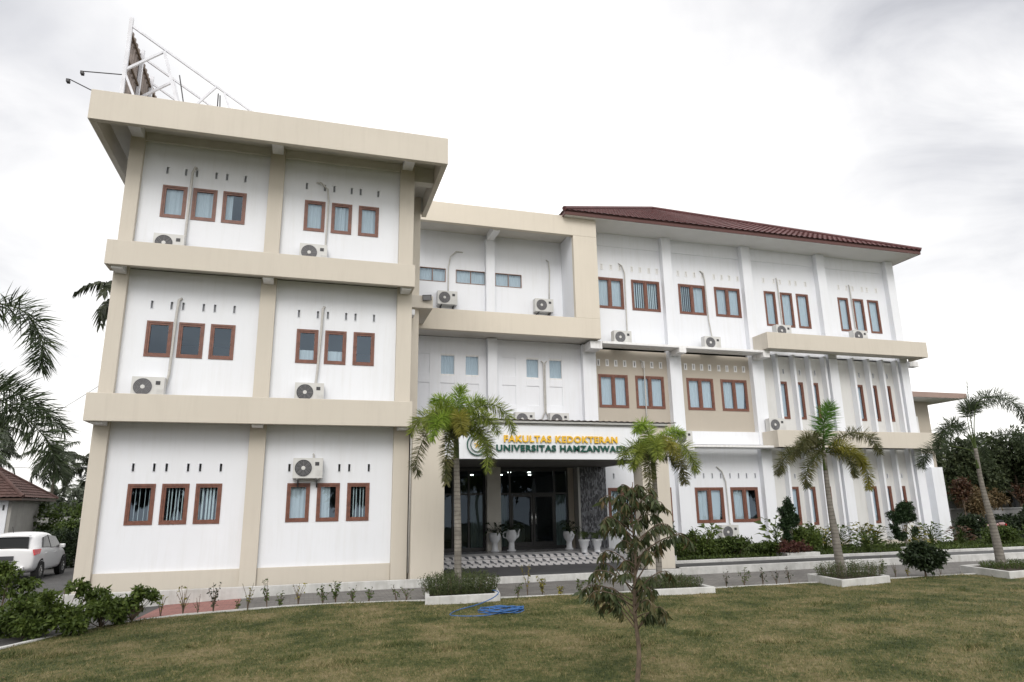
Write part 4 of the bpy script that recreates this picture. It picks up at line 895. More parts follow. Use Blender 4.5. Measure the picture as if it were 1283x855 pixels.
# ------------------------------------------------------------ planters with foxtail palms
def planter(label, pts, zt, zb, soil_z):
    root = tag(empty('planter', (pts[0][0], pts[0][1], zb)), label, 'planter', 'white planters along the paving')
    P = [Vector((x-pts[0][0], y-pts[0][1], 0)) for x, y in pts]; c = sum(P, Vector())/len(P); I = [p+(c-p).normalized()*.13 for p in P]; n = len(P); t = zt-zb; vs = []
    for p, q in zip(P, I): vs += [(p.x, p.y, -.1), (p.x, p.y, t), (q.x, q.y, t), (q.x, q.y, -.05)]
    fs = []
    for k in range(n):
        i, j = 4*k, 4*((k+1) % n); fs += [(i, j, j+1, i+1), (i+1, j+1, j+2, i+2), (i+2, j+2, j+3, i+3)]
    MB().add(vs, fs).build('planter_wall', M['kerb'], root, bevel=.012)
    MB().add([(q.x, q.y, soil_z-zb) for q in I], [tuple(range(n))]).build('soil', M['soil'], root)
    return root
planter('white low planter left of the blue hose, under the first palm', [(7.30, -3.95), (8.85, -3.98), (9.15, -2.55), (7.55, -2.45)], -.04, -.25, -.08)
planter('white low planter behind the brown sapling, under the twin palm', [(11.85, -4.50), (13.50, -4.60), (13.62, -3.25), (12.0, -3.2)], -.06, -.25, -.09)
planter('white low planter under the palm in front of the slit windows', [(16.60, -4.85), (18.25, -4.55), (18.7, -3.2), (16.9, -3.35)], -.03, -.24, -.06)
planter('white low planter at the right edge under the leaning palm', [(21.35, -5.05), (23.2, -4.95), (24.2, -3.1), (21.9, -3.25)], -.02, -.24, -.05)
def tuft(label, c, rx, ry, hh, n, m, ln, name='bush', cat='bush', group=None, wd=.006):
    root = tag(empty(name, c), label, cat, group)
    # upright fine stems carrying small leaves
    k = n//14; bx = rng.uniform(-1, 1, k); by = rng.uniform(-1, 1, k); rr_ = np.hypot(bx, by) < 1; bx = bx[rr_]*rx; by = by[rr_]*ry; k = len(bx)
    P = []; D = []
    top = hh*(.75+.35*rng.random(k))*(1-.35*(np.hypot(bx/rx, by/ry))**2)
    lean = np.stack([bx/rx*.35+rng.normal(0, .12, k), by/ry*.35+rng.normal(0, .12, k), np.ones(k)], 1)
    for q in range(14):
        t_ = (q+rng.random(k))/14; P.append(np.stack([bx, by, np.zeros(k)], 1)+lean*(top*t_)[:, None]); dd = rdir(k, .6); D.append(dd)
    P = np.concatenate(P); D = np.concatenate(D); V, F = leaves(P, D, rdir(len(P), 1), ln*(.6+.8*rng.random(len(P))), wd*(.7+.6*rng.random(len(P))))
    npmesh('foliage', V, F, m, root)
    st = MB()
    for q in range(0, k, max(1, k//60)): st.bar((bx[q], by[q], -.02), tuple(np.array([bx[q], by[q], 0])+lean[q]*top[q]*.9), .006)
    st.build('stems', M['bark'], root)
    return root
tuft('dense fine leaved bush filling the white planter around the first palm', (8.18, -3.15, -.09), .78, .60, .48, 16000, M['leaf_bush'], .05)
tuft('low fine leaved bush around the twin palm, behind the sapling', (12.8, -3.9, -.10), .72, .55, .26, 7000, M['leaf_bush'], .045)
tuft('sparse fine leaved bush around the palm before the slit windows', (17.65, -3.95, -.07), .88, .55, .38, 6500, M['leaf_bush'], .05)
tuft('low flat bush in the planter at the right edge', (22.8, -4.05, -.06), 1.0, .62, .20, 7000, M['leaf_mid'], .04)

def palm(label, base, tr, rad, fronds, shaft=None, group='foxtail palms in the planters'):
    root = tag(empty('foxtail_palm', base), label, 'palm', group); b = Vector(base)
    trunk_mesh('trunk', root, [Vector(p)-b for p in tr], rad, M['trunk'], 14, rings=26)
    if shaft: trunk_mesh('crownshaft', root, [Vector(p)-b for p in shaft[0]], shaft[1], M['leaf_mid'], 10)
    for f in fronds: frond('frond', root, [Vector(p)-b for p in f[0]], f[1]*(1.22 if f[2] != 'palmdark' else 1.0), M[f[2]], int((f[3] if len(f) > 3 else 80)*3), f[4] if len(f) > 4 else .85, sag=f[5] if len(f) > 5 else .12, start=f[6] if len(f) > 6 else .12)
    return root
y = -3.2
palm('slender palm left of the lettering with bright yellow green arching fronds', (8.13, y, -.06),
     [(8.13, y, -.1), (8.12, y, 1.2), (8.09, y, 2.5), (8.08, y, 3.25)], [.085, .075, .066, .05],
     [([(8.08, y, 3.2), (8.07, y-.05, 3.75), (8.16, y-.1, 4.33)], .33, 'palmleaf_g', 110, .9, .05),
      ([(8.08, y, 3.2), (7.85, y-.2, 3.75), (7.50, y-.4, 3.72), (7.28, y-.5, 3.35)], .27, 'palmleaf', 90),
      ([(8.08, y, 3.2), (8.35, y-.1, 3.75), (8.80, y-.2, 3.95), (9.16, y-.3, 3.75), (9.30, y-.35, 3.30)], .27, 'palmleaf', 95),
      ([(8.08, y, 3.2), (7.75, y+.1, 3.55), (7.42, y+.1, 3.30), (7.22, y+.15, 2.75), (7.24, y+.15, 2.40)], .24, 'palmleaf_o', 85),
      ([(8.08, y, 3.2), (7.90, y-.3, 3.25), (7.78, y-.45, 2.75), (7.76, y-.5, 2.18)], .20, 'palmleaf_o', 80),
      ([(8.08, y, 3.2), (8.40, y-.3, 3.35), (8.62, y-.5, 3.05), (8.66, y-.55, 2.45)], .22, 'palmleaf', 80),
      ([(8.08, y, 3.2), (8.55, y+.3, 3.50), (8.90, y+.5, 3.20), (9.05, y+.55, 2.65)], .24, 'palmleaf_o', 85),
      ([(8.08, y, 3.2), (8.35, y-.4, 3.55), (8.62, y-.65, 3.60), (8.85, y-.8, 3.25)], .25, 'palmleaf', 80),
      ([(8.08, y, 3.2), (7.80, y-.4, 3.60), (7.55, y-.65, 3.50), (7.40, y-.75, 3.10)], .25, 'palmleaf_g', 80),
      ([(8.08, y, 3.2), (8.05, y-.35, 3.60), (8.02, y-.7, 3.55), (8.0, y-.95, 3.20)], .25, 'palmleaf_y', 80),
      ([(8.08, y, 3.2), (7.90, y-.1, 3.75), (7.72, y-.2, 4.02), (7.50, y-.25, 3.98)], .26, 'palmleaf_g', 70),
      ([(8.08, y, 3.2), (8.28, y+.1, 3.75), (8.50, y+.1, 4.05), (8.75, y+.1, 4.05)], .26, 'palmleaf_g', 70),
      ([(8.08, y, 3.2), (8.1, y+.4, 3.65), (8.15, y+.8, 3.65), (8.15, y+1.1, 3.3)], .25, 'palmleaf', 70),
      ([(8.08, y, 3.2), (7.7, y+.4, 3.7), (7.4, y+.8, 3.72), (7.2, y+1.0, 3.4)], .26, 'palmleaf', 70)],
     ([(8.08, y, 2.75), (8.08, y, 3.1), (8.08, y, 3.4)], [.068, .06, .03]))
y = -3.8
palm('palm with pale trunk in front of the right portal pillar', (12.59, y, -.08),
     [(12.60, y, -.1), (12.61, y, 1.1), (12.63, y, 2.0), (12.62, y, 2.75)], [.075, .066, .06, .045],
     [([(12.62, y, 2.7), (12.55, y-.05, 3.10), (12.45, y-.1, 3.42), (12.28, y-.15, 3.50), (12.12, y-.2, 3.32)], .24, 'palmleaf_g', 85),
      ([(12.62, y, 2.7), (12.85, y, 3.10), (13.12, y-.1, 3.35), (13.38, y-.15, 3.30)], .24, 'palmleaf_g', 85),
      ([(12.62, y, 2.7), (12.95, y-.1, 3.00), (13.30, y-.2, 3.02), (13.55, y-.2, 2.70), (13.60, y-.2, 2.42)], .24, 'palmleaf', 85),
      ([(12.62, y, 2.7), (12.36, y-.1, 2.96), (12.12, y-.2, 2.82), (11.98, y-.2, 2.50)], .25, 'palmleaf', 85),
      ([(12.62, y, 2.7), (12.40, y-.3, 2.80), (12.30, y-.4, 2.45), (12.28, y-.4, 1.95)], .20, 'palmleaf_o', 80),
      ([(12.62, y, 2.7), (12.95, y-.3, 2.75), (13.12, y-.4, 2.5), (13.18, y-.4, 2.15)], .22, 'palmleaf_o', 80),
      ([(12.62, y, 2.7), (12.52, y-.3, 3.05), (12.42, y-.6, 3.0), (12.32, y-.8, 2.7)], .25, 'palmleaf', 80),
      ([(12.62, y, 2.7), (12.7, y-.3, 3.05), (12.75, y-.6, 3.02), (12.8, y-.8, 2.7)], .24, 'palmleaf_y', 70),
      ([(12.62, y, 2.7), (12.7, y+.4, 3.1), (12.8, y+.8, 3.1), (12.9, y+1.0, 2.8)], .25, 'palmleaf', 70),
      ([(12.62, y, 2.7), (12.42, y+.3, 3.05), (12.25, y+.6, 2.95), (12.15, y+.7, 2.65)], .25, 'palmleaf', 70)],
     ([(12.63, y, 2.25), (12.62, y, 2.6), (12.62, y, 2.9)], [.06, .055, .03]))
y = -3.9
palm('slim palm before the slit windows with a dark green upright frond', (17.46, y, -.06),
     [(17.46, y, -.1), (17.40, y, .9), (17.35, y, 1.9), (17.37, y, 2.95)], [.12, .088, .062, .045],
     [([(17.37, y, 2.9), (17.38, y-.05, 3.35), (17.44, y-.1, 3.75), (17.60, y-.15, 4.10)], .36, 'palmleaf_g2', 120, .85, .05),
      ([(17.37, y, 2.9), (17.05, y-.1, 3.22), (16.72, y-.2, 3.22), (16.45, y-.25, 2.95)], .25, 'palmleaf_o', 85),
      ([(17.37, y, 2.9), (16.95, y+.1, 3.00), (16.45, y+.1, 2.90), (16.15, y+.1, 2.62), (16.02, y+.1, 2.38)], .24, 'palmleaf_o', 90),
      ([(17.37, y, 2.9), (17.05, y-.2, 2.85), (16.68, y-.3, 2.62), (16.50, y-.3, 2.30), (16.50, y-.3, 2.05)], .22, 'palmleaf_o', 85),
      ([(17.37, y, 2.9), (17.75, y-.1, 3.22), (18.25, y-.15, 3.40), (18.72, y-.2, 3.25), (18.90, y-.2, 2.88)], .23, 'palmleaf_o', 95),
      ([(17.37, y, 2.9), (17.62, y-.3, 3.05), (17.95, y-.4, 2.80), (18.15, y-.45, 2.55)], .26, 'palmleaf_y', 95),
      ([(17.37, y, 2.9), (17.85, y-.2, 2.90), (18.28, y-.2, 2.68), (18.46, y-.2, 2.30), (18.42, y-.2, 1.98)], .20, 'palmleaf_y', 90),
      ([(17.37, y, 2.9), (17.55, y-.3, 2.85), (17.72, y-.5, 2.60), (17.78, y-.5, 2.28)], .18, 'palmleaf_o', 70),
      ([(17.37, y, 2.9), (17.3, y+.4, 3.2), (17.2, y+.8, 3.1), (17.2, y+1.0, 2.8)], .22, 'palmleaf_o', 60)],
     ([(17.35, y, 2.45), (17.37, y, 2.9), (17.38, y, 3.2)], [.055, .045, .025]))
y = -3.9
palm('tall leaning palm with dark feathery fronds at the right edge of the photo', (22.58, y, -.05),
     [(22.58, y, -.1), (22.52, y, .9), (22.38, y, 2.1), (22.38, y, 3.05)], [.135, .092, .062, .045],
     [([(22.38, y, 3.0), (22.42, y-.05, 3.7), (22.62, y-.1, 4.30), (23.2, y-.15, 4.48), (23.9, y-.2, 4.25), (24.3, y-.2, 3.7)], .42, 'palmdark', 130, .95, .12, .30),
      ([(22.38, y, 3.0), (22.40, y+.1, 3.7), (22.60, y+.2, 4.20), (23.0, y+.3, 4.25)], .44, 'palmdark', 80, .95, .05, .45),
      ([(22.38, y, 3.0), (22.40, y, 4.0), (22.50, y, 4.95)], .05, 'palmdark', 14, .3, .0),
      ([(22.38, y, 3.0), (22.10, y-.1, 3.42), (21.60, y-.2, 3.62), (21.10, y-.25, 3.50), (20.75, y-.3, 3.10)], .42, 'palmdark', 110, .95, .12, .34),
      ([(22.38, y, 2.95), (22.15, y+.3, 3.10), (21.7, y+.5, 3.15), (21.3, y+.6, 2.95), (21.05, y+.6, 2.6)], .36, 'palmdark', 80, .9, .12, .36),
      ([(22.38, y, 3.0), (22.85, y-.1, 3.32), (23.5, y-.2, 3.42), (24.2, y-.25, 3.2), (24.7, y-.3, 2.7)], .36, 'palmdark', 100, .9, .12, .28),
      ([(22.38, y, 2.95), (22.9, y+.5, 3.3), (23.6, y+.9, 3.3), (24.2, y+1.1, 2.8)], .34, 'palmdark', 70, .9, .12, .32)],
     ([(22.36, y, 2.5), (22.38, y, 3.0), (22.40, y, 3.4)], [.055, .04, .02]))
y = -8.8
palm('large dark palm reaching in from beyond the left edge of the photo', (.10, y, hf(.1)),
     [(.10, y, hf(.1)-.05), (.12, y, 1.2), (.16, y, 2.4), (.2, y, 3.0)], [.13, .11, .09, .07],
     [([(.2, y, 3.0), (.48, y, 3.75), (.95, y-.1, 4.12), (1.45, y-.1, 4.10), (1.72, y-.1, 3.72), (1.75, y-.1, 3.40)], .40, 'palmdark', 120, .7),
      ([(.2, y, 3.0), (.7, y+.1, 3.25), (1.25, y+.2, 3.05), (1.75, y+.3, 2.62), (1.98, y+.3, 2.15)], .46, 'palmdark', 130, .75),
      ([(.2, y, 3.0), (.7, y-.2, 3.05), (1.15, y-.3, 2.75), (1.5, y-.4, 2.3)], .40, 'palmdark', 120, .8),
      ([(.2, y, 3.0), (.75, y+.5, 3.3), (1.35, y+.8, 3.15), (1.8, y+.9, 2.75)], .42, 'palmdark', 110, .7),
      ([(.2, y, 3.0), (.55, y+.1, 2.95), (.95, y, 2.6), (1.25, y, 2.1)], .36, 'palmdark', 90, .8),
      ([(.2, y, 3.0), (-.3, y, 3.8), (-.9, y-.1, 3.9), (-1.3, y-.1, 3.4)], .40, 'palmdark', 80, .7),
      ([(.2, y, 3.0), (-.3, y-.3, 3.3), (-.9, y-.5, 3.1), (-1.3, y-.5, 2.5)], .40, 'palmdark', 80, .7)],
     ([(.16, y, 2.6), (.2, y, 3.0), (.22, y, 3.3)], [.09, .07, .03]), group=None)

# ------------------------------------------------------------ coconut palms
def coconut(label, x, y, z0, zc, L_, seed, m='coco', nf=16, wid=.03, rt_=.13, lean=(0, 0), group='coconut palms beyond the building', az0=0):
    global rng
    rng = np.random.default_rng(seed); root = tag(empty('coconut_palm', (x, y, z0)), label, 'palm', group)
    H = zc-z0; trunk_mesh('trunk', root, [(0, 0, 0), (lean[0]*.2, lean[1]*.2, H*.4), (lean[0]*.6, lean[1]*.6, H*.75), (lean[0], lean[1], H)], [rt_*1.3, rt_, rt_*.85, rt_*.7], M['bark_grey'], 10)
    c = np.array([lean[0], lean[1], H])
    for k in range(nf):
        az = az0+2.4*k+rng.normal(0, .2); el = R(78-115*k/nf+rng.normal(0, 6)); l = L_*(.85+.3*rng.random()); P = [c.copy()]; p = c.copy(); e = el
        for s in range(4):
            p = p+np.array([math.cos(az)*math.cos(e), math.sin(az)*math.cos(e), math.sin(e)])*l/4; P.append(p.copy()); e -= R(22+8*rng.random())
        frond('frond', root, P, L_*.24, M[m], 46 if L_ > 1.5 else 30, .12, wid, .03, .75, .12, rm=M[m])
    n_ = MB()
    for k in range(6):
        a = k; n_.lathe([(.001, -.13), (.09, -.08), (.12, 0), (.09, .08), (.001, .12)], (c[0]+.22*math.cos(a), c[1]+.22*math.sin(a), c[2]-.15), 8)
    n_.build('coconuts', M['leaf_dark'], root, smooth=True)
    return root
coconut('coconut palm just behind the left wall with one big drooping frond', -2.85, 14, -.6, 10.9, 2.1, 3, wid=.05, nf=15)
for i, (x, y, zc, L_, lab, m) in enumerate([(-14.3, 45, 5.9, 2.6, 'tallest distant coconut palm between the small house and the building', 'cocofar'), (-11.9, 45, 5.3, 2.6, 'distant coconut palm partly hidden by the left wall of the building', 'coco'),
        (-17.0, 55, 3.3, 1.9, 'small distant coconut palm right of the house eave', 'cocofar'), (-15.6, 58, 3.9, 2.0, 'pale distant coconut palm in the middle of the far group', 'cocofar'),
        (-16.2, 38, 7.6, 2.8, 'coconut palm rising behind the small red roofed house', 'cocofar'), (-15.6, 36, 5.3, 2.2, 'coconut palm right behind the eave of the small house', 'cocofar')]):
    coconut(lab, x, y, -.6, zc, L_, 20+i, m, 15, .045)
rng = np.random.default_rng(77)

# ------------------------------------------------------------ far trees, hedges
def tree(label, x, y, z0, blobs, n, ln, wd, m, trunk_r=.12, group=None, name='tree', cat='tree', tm='bark', branches=6, droop=.25, shell=.45, clump=6):
    root = tag(empty(name, (x, y, z0)), label, cat, group); bl = np.array(blobs, float); top = bl[:, 2].max()
    mb = MB(); c = bl.mean(0); t0 = bl[:, 2].min()*.75
    mb.tube(catmull([(0, 0, -.1), (c[0]*.2, c[1]*.2, t0*.5), (c[0]*.5, c[1]*.5, t0), (c[0], c[1], top)], 14), list(np.linspace(trunk_r, trunk_r*.25, 15)), 8)
    for q in bl[:branches]: mb.tube(catmull([(c[0]*.4, c[1]*.4, t0*.8), ((c[0]*.4+q[0])/2, (c[1]*.4+q[1])/2, (t0+q[2])/2), (q[0], q[1], q[2])], 6), list(np.linspace(trunk_r*.5, trunk_r*.12, 7)), 6)
    mb.build('trunk', M[tm], root, smooth=True)
    foliage('crown', root, n, blobs, ln, wd, M[m], shell, droop, clump)
    return root
def lumps(n, cx_, cy, cz, rx, ry, rz, r, seed):
    g = np.random.default_rng(seed); out = []
    for k in range(n):
        d = g.normal(size=3); d /= np.linalg.norm(d); s = g.random()**.4; rr = r*(.7+.6*g.random()); out.append((cx_+d[0]*rx*s, cy+d[1]*ry*s, cz+d[2]*rz*s, rr, rr, rr*.8))
    return out
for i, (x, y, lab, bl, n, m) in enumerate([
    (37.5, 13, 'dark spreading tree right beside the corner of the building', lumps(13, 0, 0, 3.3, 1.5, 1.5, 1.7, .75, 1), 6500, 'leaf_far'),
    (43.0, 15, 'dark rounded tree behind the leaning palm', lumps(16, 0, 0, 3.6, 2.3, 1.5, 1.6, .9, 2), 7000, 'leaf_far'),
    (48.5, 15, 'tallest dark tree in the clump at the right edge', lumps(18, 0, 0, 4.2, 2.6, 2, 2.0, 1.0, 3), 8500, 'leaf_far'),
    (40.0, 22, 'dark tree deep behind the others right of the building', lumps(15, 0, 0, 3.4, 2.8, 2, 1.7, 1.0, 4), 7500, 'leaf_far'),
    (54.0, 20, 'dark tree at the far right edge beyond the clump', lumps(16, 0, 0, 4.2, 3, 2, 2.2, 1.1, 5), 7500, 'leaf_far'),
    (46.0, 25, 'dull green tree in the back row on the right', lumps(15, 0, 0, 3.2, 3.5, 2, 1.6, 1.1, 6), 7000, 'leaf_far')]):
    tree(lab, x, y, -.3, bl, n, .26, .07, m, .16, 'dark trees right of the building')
tree('small tree with rusty leaves among the dark trees', 40.2, 12.0, -.3, lumps(6, 0, 0, 2.5, .7, .4, .45, .30, 8), 900, .2, .05, 'leaf_orange', .06)
tree('small tree with rusty leaves behind the trunk of the leaning palm', 45.4, 12.0, -.3, lumps(6, 0, 0, 2.4, .6, .4, .5, .30, 9), 700, .2, .05, 'leaf_orange', .06)
tree('thin tree with dry straw coloured leaves left of the grey wall', 42.0, 12.5, -.3, lumps(9, 0, 0, 1.9, 1.5, .8, .7, .4, 10), 2600, .25, .04, 'leaf_dry', .05)
def hedge(label, x0, x1, y, z0, z1, dep, n, m, ln=.1, name='hedge'):
    root = tag(empty(name, ((x0+x1)/2, y, z0)), label, 'hedge'); w_ = x1-x0; k = max(3, int(w_/.6)); bl = []
    for i in range(k):
        for zz_ in (.3, .7): bl.append((-w_/2+w_*(i+.5)/k+rng.normal(0, .05), rng.normal(0, .05), (z1-z0)*zz_, w_/k*.75, dep, (z1-z0)*.33))
    foliage('foliage', root, n, bl, ln, ln*.3, M[m], .7, .2, 5)
    mb = MB()
    for i in range(k): mb.tube([(-w_/2+w_*(i+.5)/k, 0, -.1), (-w_/2+w_*(i+.5)/k, 0, (z1-z0)*.7)], .02, 6)
    mb.build('stems', M['bark'], root); return root
hedge('clipped dark hedge in front of the grey wall on the right', 41.5, 50, 12.2, -.3, .75, .5, 12000, 'leaf_dark', .14)
hedge('tall leafy hedge right of the leaning palm', 34.9, 39.3, 4.6, -.3, 1.35, .5, 9000, 'leaf_dark', .14)
hedge('dark hedge behind the white car', -6.2, -2.2, 17.0, -.6, 1.0, .5, 14000, 'leaf_dark', .10)
hedge('lighter bank of bushes behind the dark hedge on the left', -11.5, -3.6, 24, -.6, 2.1, .9, 9000, 'leaf_mid', .22)
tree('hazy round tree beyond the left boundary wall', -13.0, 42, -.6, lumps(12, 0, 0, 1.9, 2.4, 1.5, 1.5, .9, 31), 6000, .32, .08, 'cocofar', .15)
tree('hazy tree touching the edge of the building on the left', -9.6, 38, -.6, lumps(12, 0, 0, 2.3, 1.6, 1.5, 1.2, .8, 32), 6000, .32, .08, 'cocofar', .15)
tree('bright leafy bush at the corner of the small house', -5.4, 18.6, -.6, lumps(7, 0, 0, 1.5, .6, .4, .5, .35, 33), 3500, .14, .04, 'leaf_mid', .04)
tag(MB().box(-16, -2.6, 26, 26.2, -.7, 1.55).build('boundary_wall', mat('weathered_white_wall', (.45, .45, .43), .9, .15, 1.5)), 'weathered pale boundary wall behind the hedge on the left', 'wall')
tag(MB().box(41.0, 60, 13.6, 13.8, -.4, 1.15).box(41.0, 60, 13.55, 13.85, 1.15, 1.22).build('boundary_wall', mat('grey_concrete_wall', (.26, .26, .26), .9, .15, 1.5)), 'plain grey concrete wall behind the clipped hedge on the right', 'wall')
# a far shed roof glimpsed at the right edge
sh_ = tag(empty('shed', (49, 17, -.3)), 'open shed with a pale roof edge glimpsed under the trees at the right edge', 'shed')
MB().box(-.2, 8, -1.5, 4, 2.45, 2.55).build('roof', M['gutter'], sh_); [MB().box(q, q+.15, -1.2, -1.05, 0, 2.45).build('post', M['dark'], sh_) for q in (0, 5)]; MB().box(0, 8, 3.8, 3.95, 0, 2.45).build('wall', M['room'], sh_)

# ------------------------------------------------------------ small house on the left
hs = tag(empty('small_house', (-15, 20.2, -.6)), 'small single storey house with a brown tiled hipped roof behind the car', 'house')
MB().box(0, 6.65, 0, 3.6, 0, 3.0).build('wall', mat('shaded_grey_beige_render', (.36, .35, .33), .9, .1, 1.5, dirt=(.4, (.2, .19, .17))), hs)  # grey-beige carries the side wall's shade in its colour; streaks are dirt
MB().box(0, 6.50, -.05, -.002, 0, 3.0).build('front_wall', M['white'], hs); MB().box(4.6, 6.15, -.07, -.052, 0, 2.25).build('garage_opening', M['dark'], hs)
for x in (6.3, 5.9): MB().box(x, x+.08, -.062, -.052, 2.5, 2.75).build('vent', M['ac_dark'], hs)
rfm = MB(); e0 = 3.07; A_, B_, C_, D_ = (-.6, -.6, e0), (7.25, -.6, e0), (7.25, 4.2, e0), (-.6, 4.2, e0); a1, a2 = (1.8, 1.8, e0+1.65), (4.85, 1.8, e0+1.65)
roof_face(rfm, A_, B_, a2, a1, 12, 120, .03, .035); roof_face(rfm, B_, C_, a2, a2, 12, 70, .03, .035); roof_face(rfm, D_, A_, a1, a1, 12, 60, .03, .035); roof_face(rfm, C_, D_, a1, a2, 12, 60, .03, .035)
hr = rfm.build('roof', mat('brown_concrete_tile', (.085, .048, .042), .75, .3, 2.5), hs)
MB().tube([(7.25, -.6, e0+.05), (4.85, 1.8, e0+1.7)], .08).tube([(7.25, 4.2, e0+.05), (4.85, 1.8, e0+1.7)], .08).tube([(1.8, 1.8, e0+1.7), (4.85, 1.8, e0+1.7)], .08).build('ridge_tiles', hr.data.materials[0], hr)
MB().box(-.55, 7.2, -.55, 4.15, e0-.12, e0-.02).build('roof_fascia', mat('dark_brown_board', (.07, .045, .035), .6), hs)
tag(MB().tube(catmull([(-9, 12, 4.6), (-5.5, 11, 4.7), (-2.4, 9.5, 6.3), (-.1, 8.5, 8.0)], 20), .008, 5).build('overhead_wire', M['ac_dark']), 'thin overhead wire running up to the left side of the building', 'wire')
tag(MB().tube([(-14, 22, 4.25), (-8, 22, 3.95), (-2, 22, 4.0)], .012, 5).build('overhead_wire', M['ac_dark']), 'thin level wire strung in front of the distant palms', 'wire')

# ------------------------------------------------------------ white hatchback
car = tag(empty('parked_car', (-4.82, 10.0, -.57)), 'white hatchback parked beside the building, seen from behind', 'car'); car.rotation_euler = (0, 0, R(1)); car.scale = (1.09, 1.06, 1.10)
# stations along the length: y, half width low, belt half width, roof half width, belt z, roof z, sill z
ST = [(0.00, .70, .74, .50, .92, 1.00, .45), (.07, .77, .79, .54, .95, 1.05, .33), (.24, .82, .83, .56, .97, 1.21, .27), (.50, .84, .84, .58, .97, 1.39, .25), (.95, .85, .85, .60, .95, 1.48, .24), (1.45, .85, .85, .62, .93, 1.50, .24),
      (2.0, .85, .85, .61, .91, 1.47, .24), (2.4, .85, .84, .58, .90, 1.36, .24), (2.75, .84, .83, .56, .90, 1.12, .25), (3.0, .84, .82, .56, .89, .93, .27), (3.4, .80, .77, .50, .80, .84, .30), (3.65, .70, .68, .42, .66, .70, .34), (3.72, .60, .58, .36, .56, .58, .40)]
def ring(s):
    y, wl_, wb, wr, zb, zr_, zs = s
    return [(0, zs), (wl_*.9, zs), (wl_, zs+.12), (wb+.012, (zs+zb)/2+.05), (wb, zb), (wb-(wb-wr)*.28, zb+(zr_-zb)*.28), (wr+.04, zr_-(zr_-zb)*.12-.01), (wr-.06, zr_-.005), (0, zr_+.02)]
body = MB(); gw = MB(); lamps = MB(); rows = []
for s in ST:
    rg = ring(s); rows.append([(x, s[0], z) for x, z in rg] + [(-x, s[0], z) for x, z in rg[-2:0:-1]])
n = len(rows[0]); vs = [p for r_ in rows for p in r_]; fs = []
for i in range(len(ST)-1):
    for k in range(n): fs.append((i*n+k, i*n+(k+1) % n, (i+1)*n+(k+1) % n, (i+1)*n+k))
fs.append(tuple(range(n))[::-1]); fs.append(tuple((len(ST)-1)*n+k for k in range(n)))
body.add(vs, fs); bo = body.build('body', M['carpaint'], car, smooth=True); ss = bo.modifiers.new('subsurf', 'SUBSURF'); ss.levels = 2; ss.render_levels = 2
def cpatch(name, pts, m, off=.012, parent=car, th=.01):
    P = [Vector(p) for p in pts]; nn = (P[1]-P[0]).cross(P[2]-P[0]).normalized()
    v = [p+nn*off for p in P]+[p-nn*.02 for p in P]; k = len(P); f = [tuple(range(k)), tuple(range(k, 2*k))[::-1]]+[(i, i+k, (i+1) % k+k, (i+1) % k) for i in range(k)]
    return MB().add(v, f).build(name, m, parent, bevel=.006)
for sgn in (1, -1):
    def sp(pts): 
        q = [(x*sgn, y, z) for x, y, z in pts]; return q if sgn > 0 else q[::-1]
    cpatch('side_window', sp([(.825, .62, 1.02), (.84, 1.36, 1.0), (.69, 1.36, 1.38), (.70, .98, 1.33)]), M['carglass'])
    cpatch('side_window', sp([(.845, 1.42, .985), (.835, 2.55, .96), (.71, 2.22, 1.31), (.69, 1.42, 1.39)]), M['carglass'])
    cpatch('tail_light', sp([(.80, -.01, .80), (.855, .30, .84), (.845, .42, .98), (.74, .03, .98)]), M['redlamp'], .02)
    for yc in (.62, 3.02):
        wlr = tag(MB().lathe([(.17, -.10), (.29, -.10), (.31, -.06), (.31, .06), (.29, .10), (.17, .10)], (0, 0, 0), 28).build('wheel', M['rubber'], car, smooth=False)); wlr.location = (.76*sgn, yc, .31); wlr.rotation_euler = (0, R(90), 0)
        hub = MB().lathe([(.001, .07), (.05, .08), (.17, .05), (.18, .09)], (0, 0, 0), 20)
        for k in range(5): a = k*2*math.pi/5; hub.bar((0, 0, .085), (.16*math.cos(a), .16*math.sin(a), .085), .05, .02)
        hh_ = hub.build('rim', M['chrome'], wlr)
        arch = MB(); ringxz(arch, yc, .31, .31, .37, 0, .01, 28); a_ = arch.build('wheel_arch', M['rubber'], car); a_.rotation_euler = (0, 0, R(90)); a_.location = (.853*sgn if sgn > 0 else -.843, 0, 0)
    mi_ = MB().box(.0, .17, -.05, .06, 0, .13).build('side_mirror', M['carpaint'], car, bevel=.03); mi_.location = ((.84 if sgn > 0 else -1.01), 2.38, .93)
    for yd in (.98, 1.95): h_ = MB().box(-.012, .012, -.10, .10, -.015, .015).build('door_handle', M['carpaint'], car, bevel=.008); h_.location = (.862*sgn, yd, .82)
    cpatch('headlight', sp([(.66, 3.62, .58), (.76, 3.45, .66), (.72, 3.42, .76), (.52, 3.64, .66)]), M['chrome'], .02)
cpatch('rear_window', [(-.60, .05, 1.0), (.60, .05, 1.0), (.50, .36, 1.31), (-.50, .36, 1.31)], M['carglass'], .075)
cpatch('windscreen', [(.66, 2.98, .95), (-.66, 2.98, .95), (-.50, 2.45, 1.35), (.50, 2.45, 1.35)], M['carglass'], .02)
MB().box(-.52, .52, .26, .48, 1.385, 1.41).build('roof_spoiler', M['carpaint'], car, bevel=.01)
MB().box(-.55, .55, -.06, .05, .36, .48).build('bumper', M['carpaint'], car, bevel=.03); MB().box(-.24, .24, -.035, .02, .66, .80).build('number_plate', M['ac_dark'], car)
MB().tube([(0, .45, 1.49), (0, .30, 1.68)], .008, 5).build('aerial', M['rubber'], car); MB().box(-.3, .3, -.04, .02, .60, .63).build('tailgate_trim', M['rubber'], car)

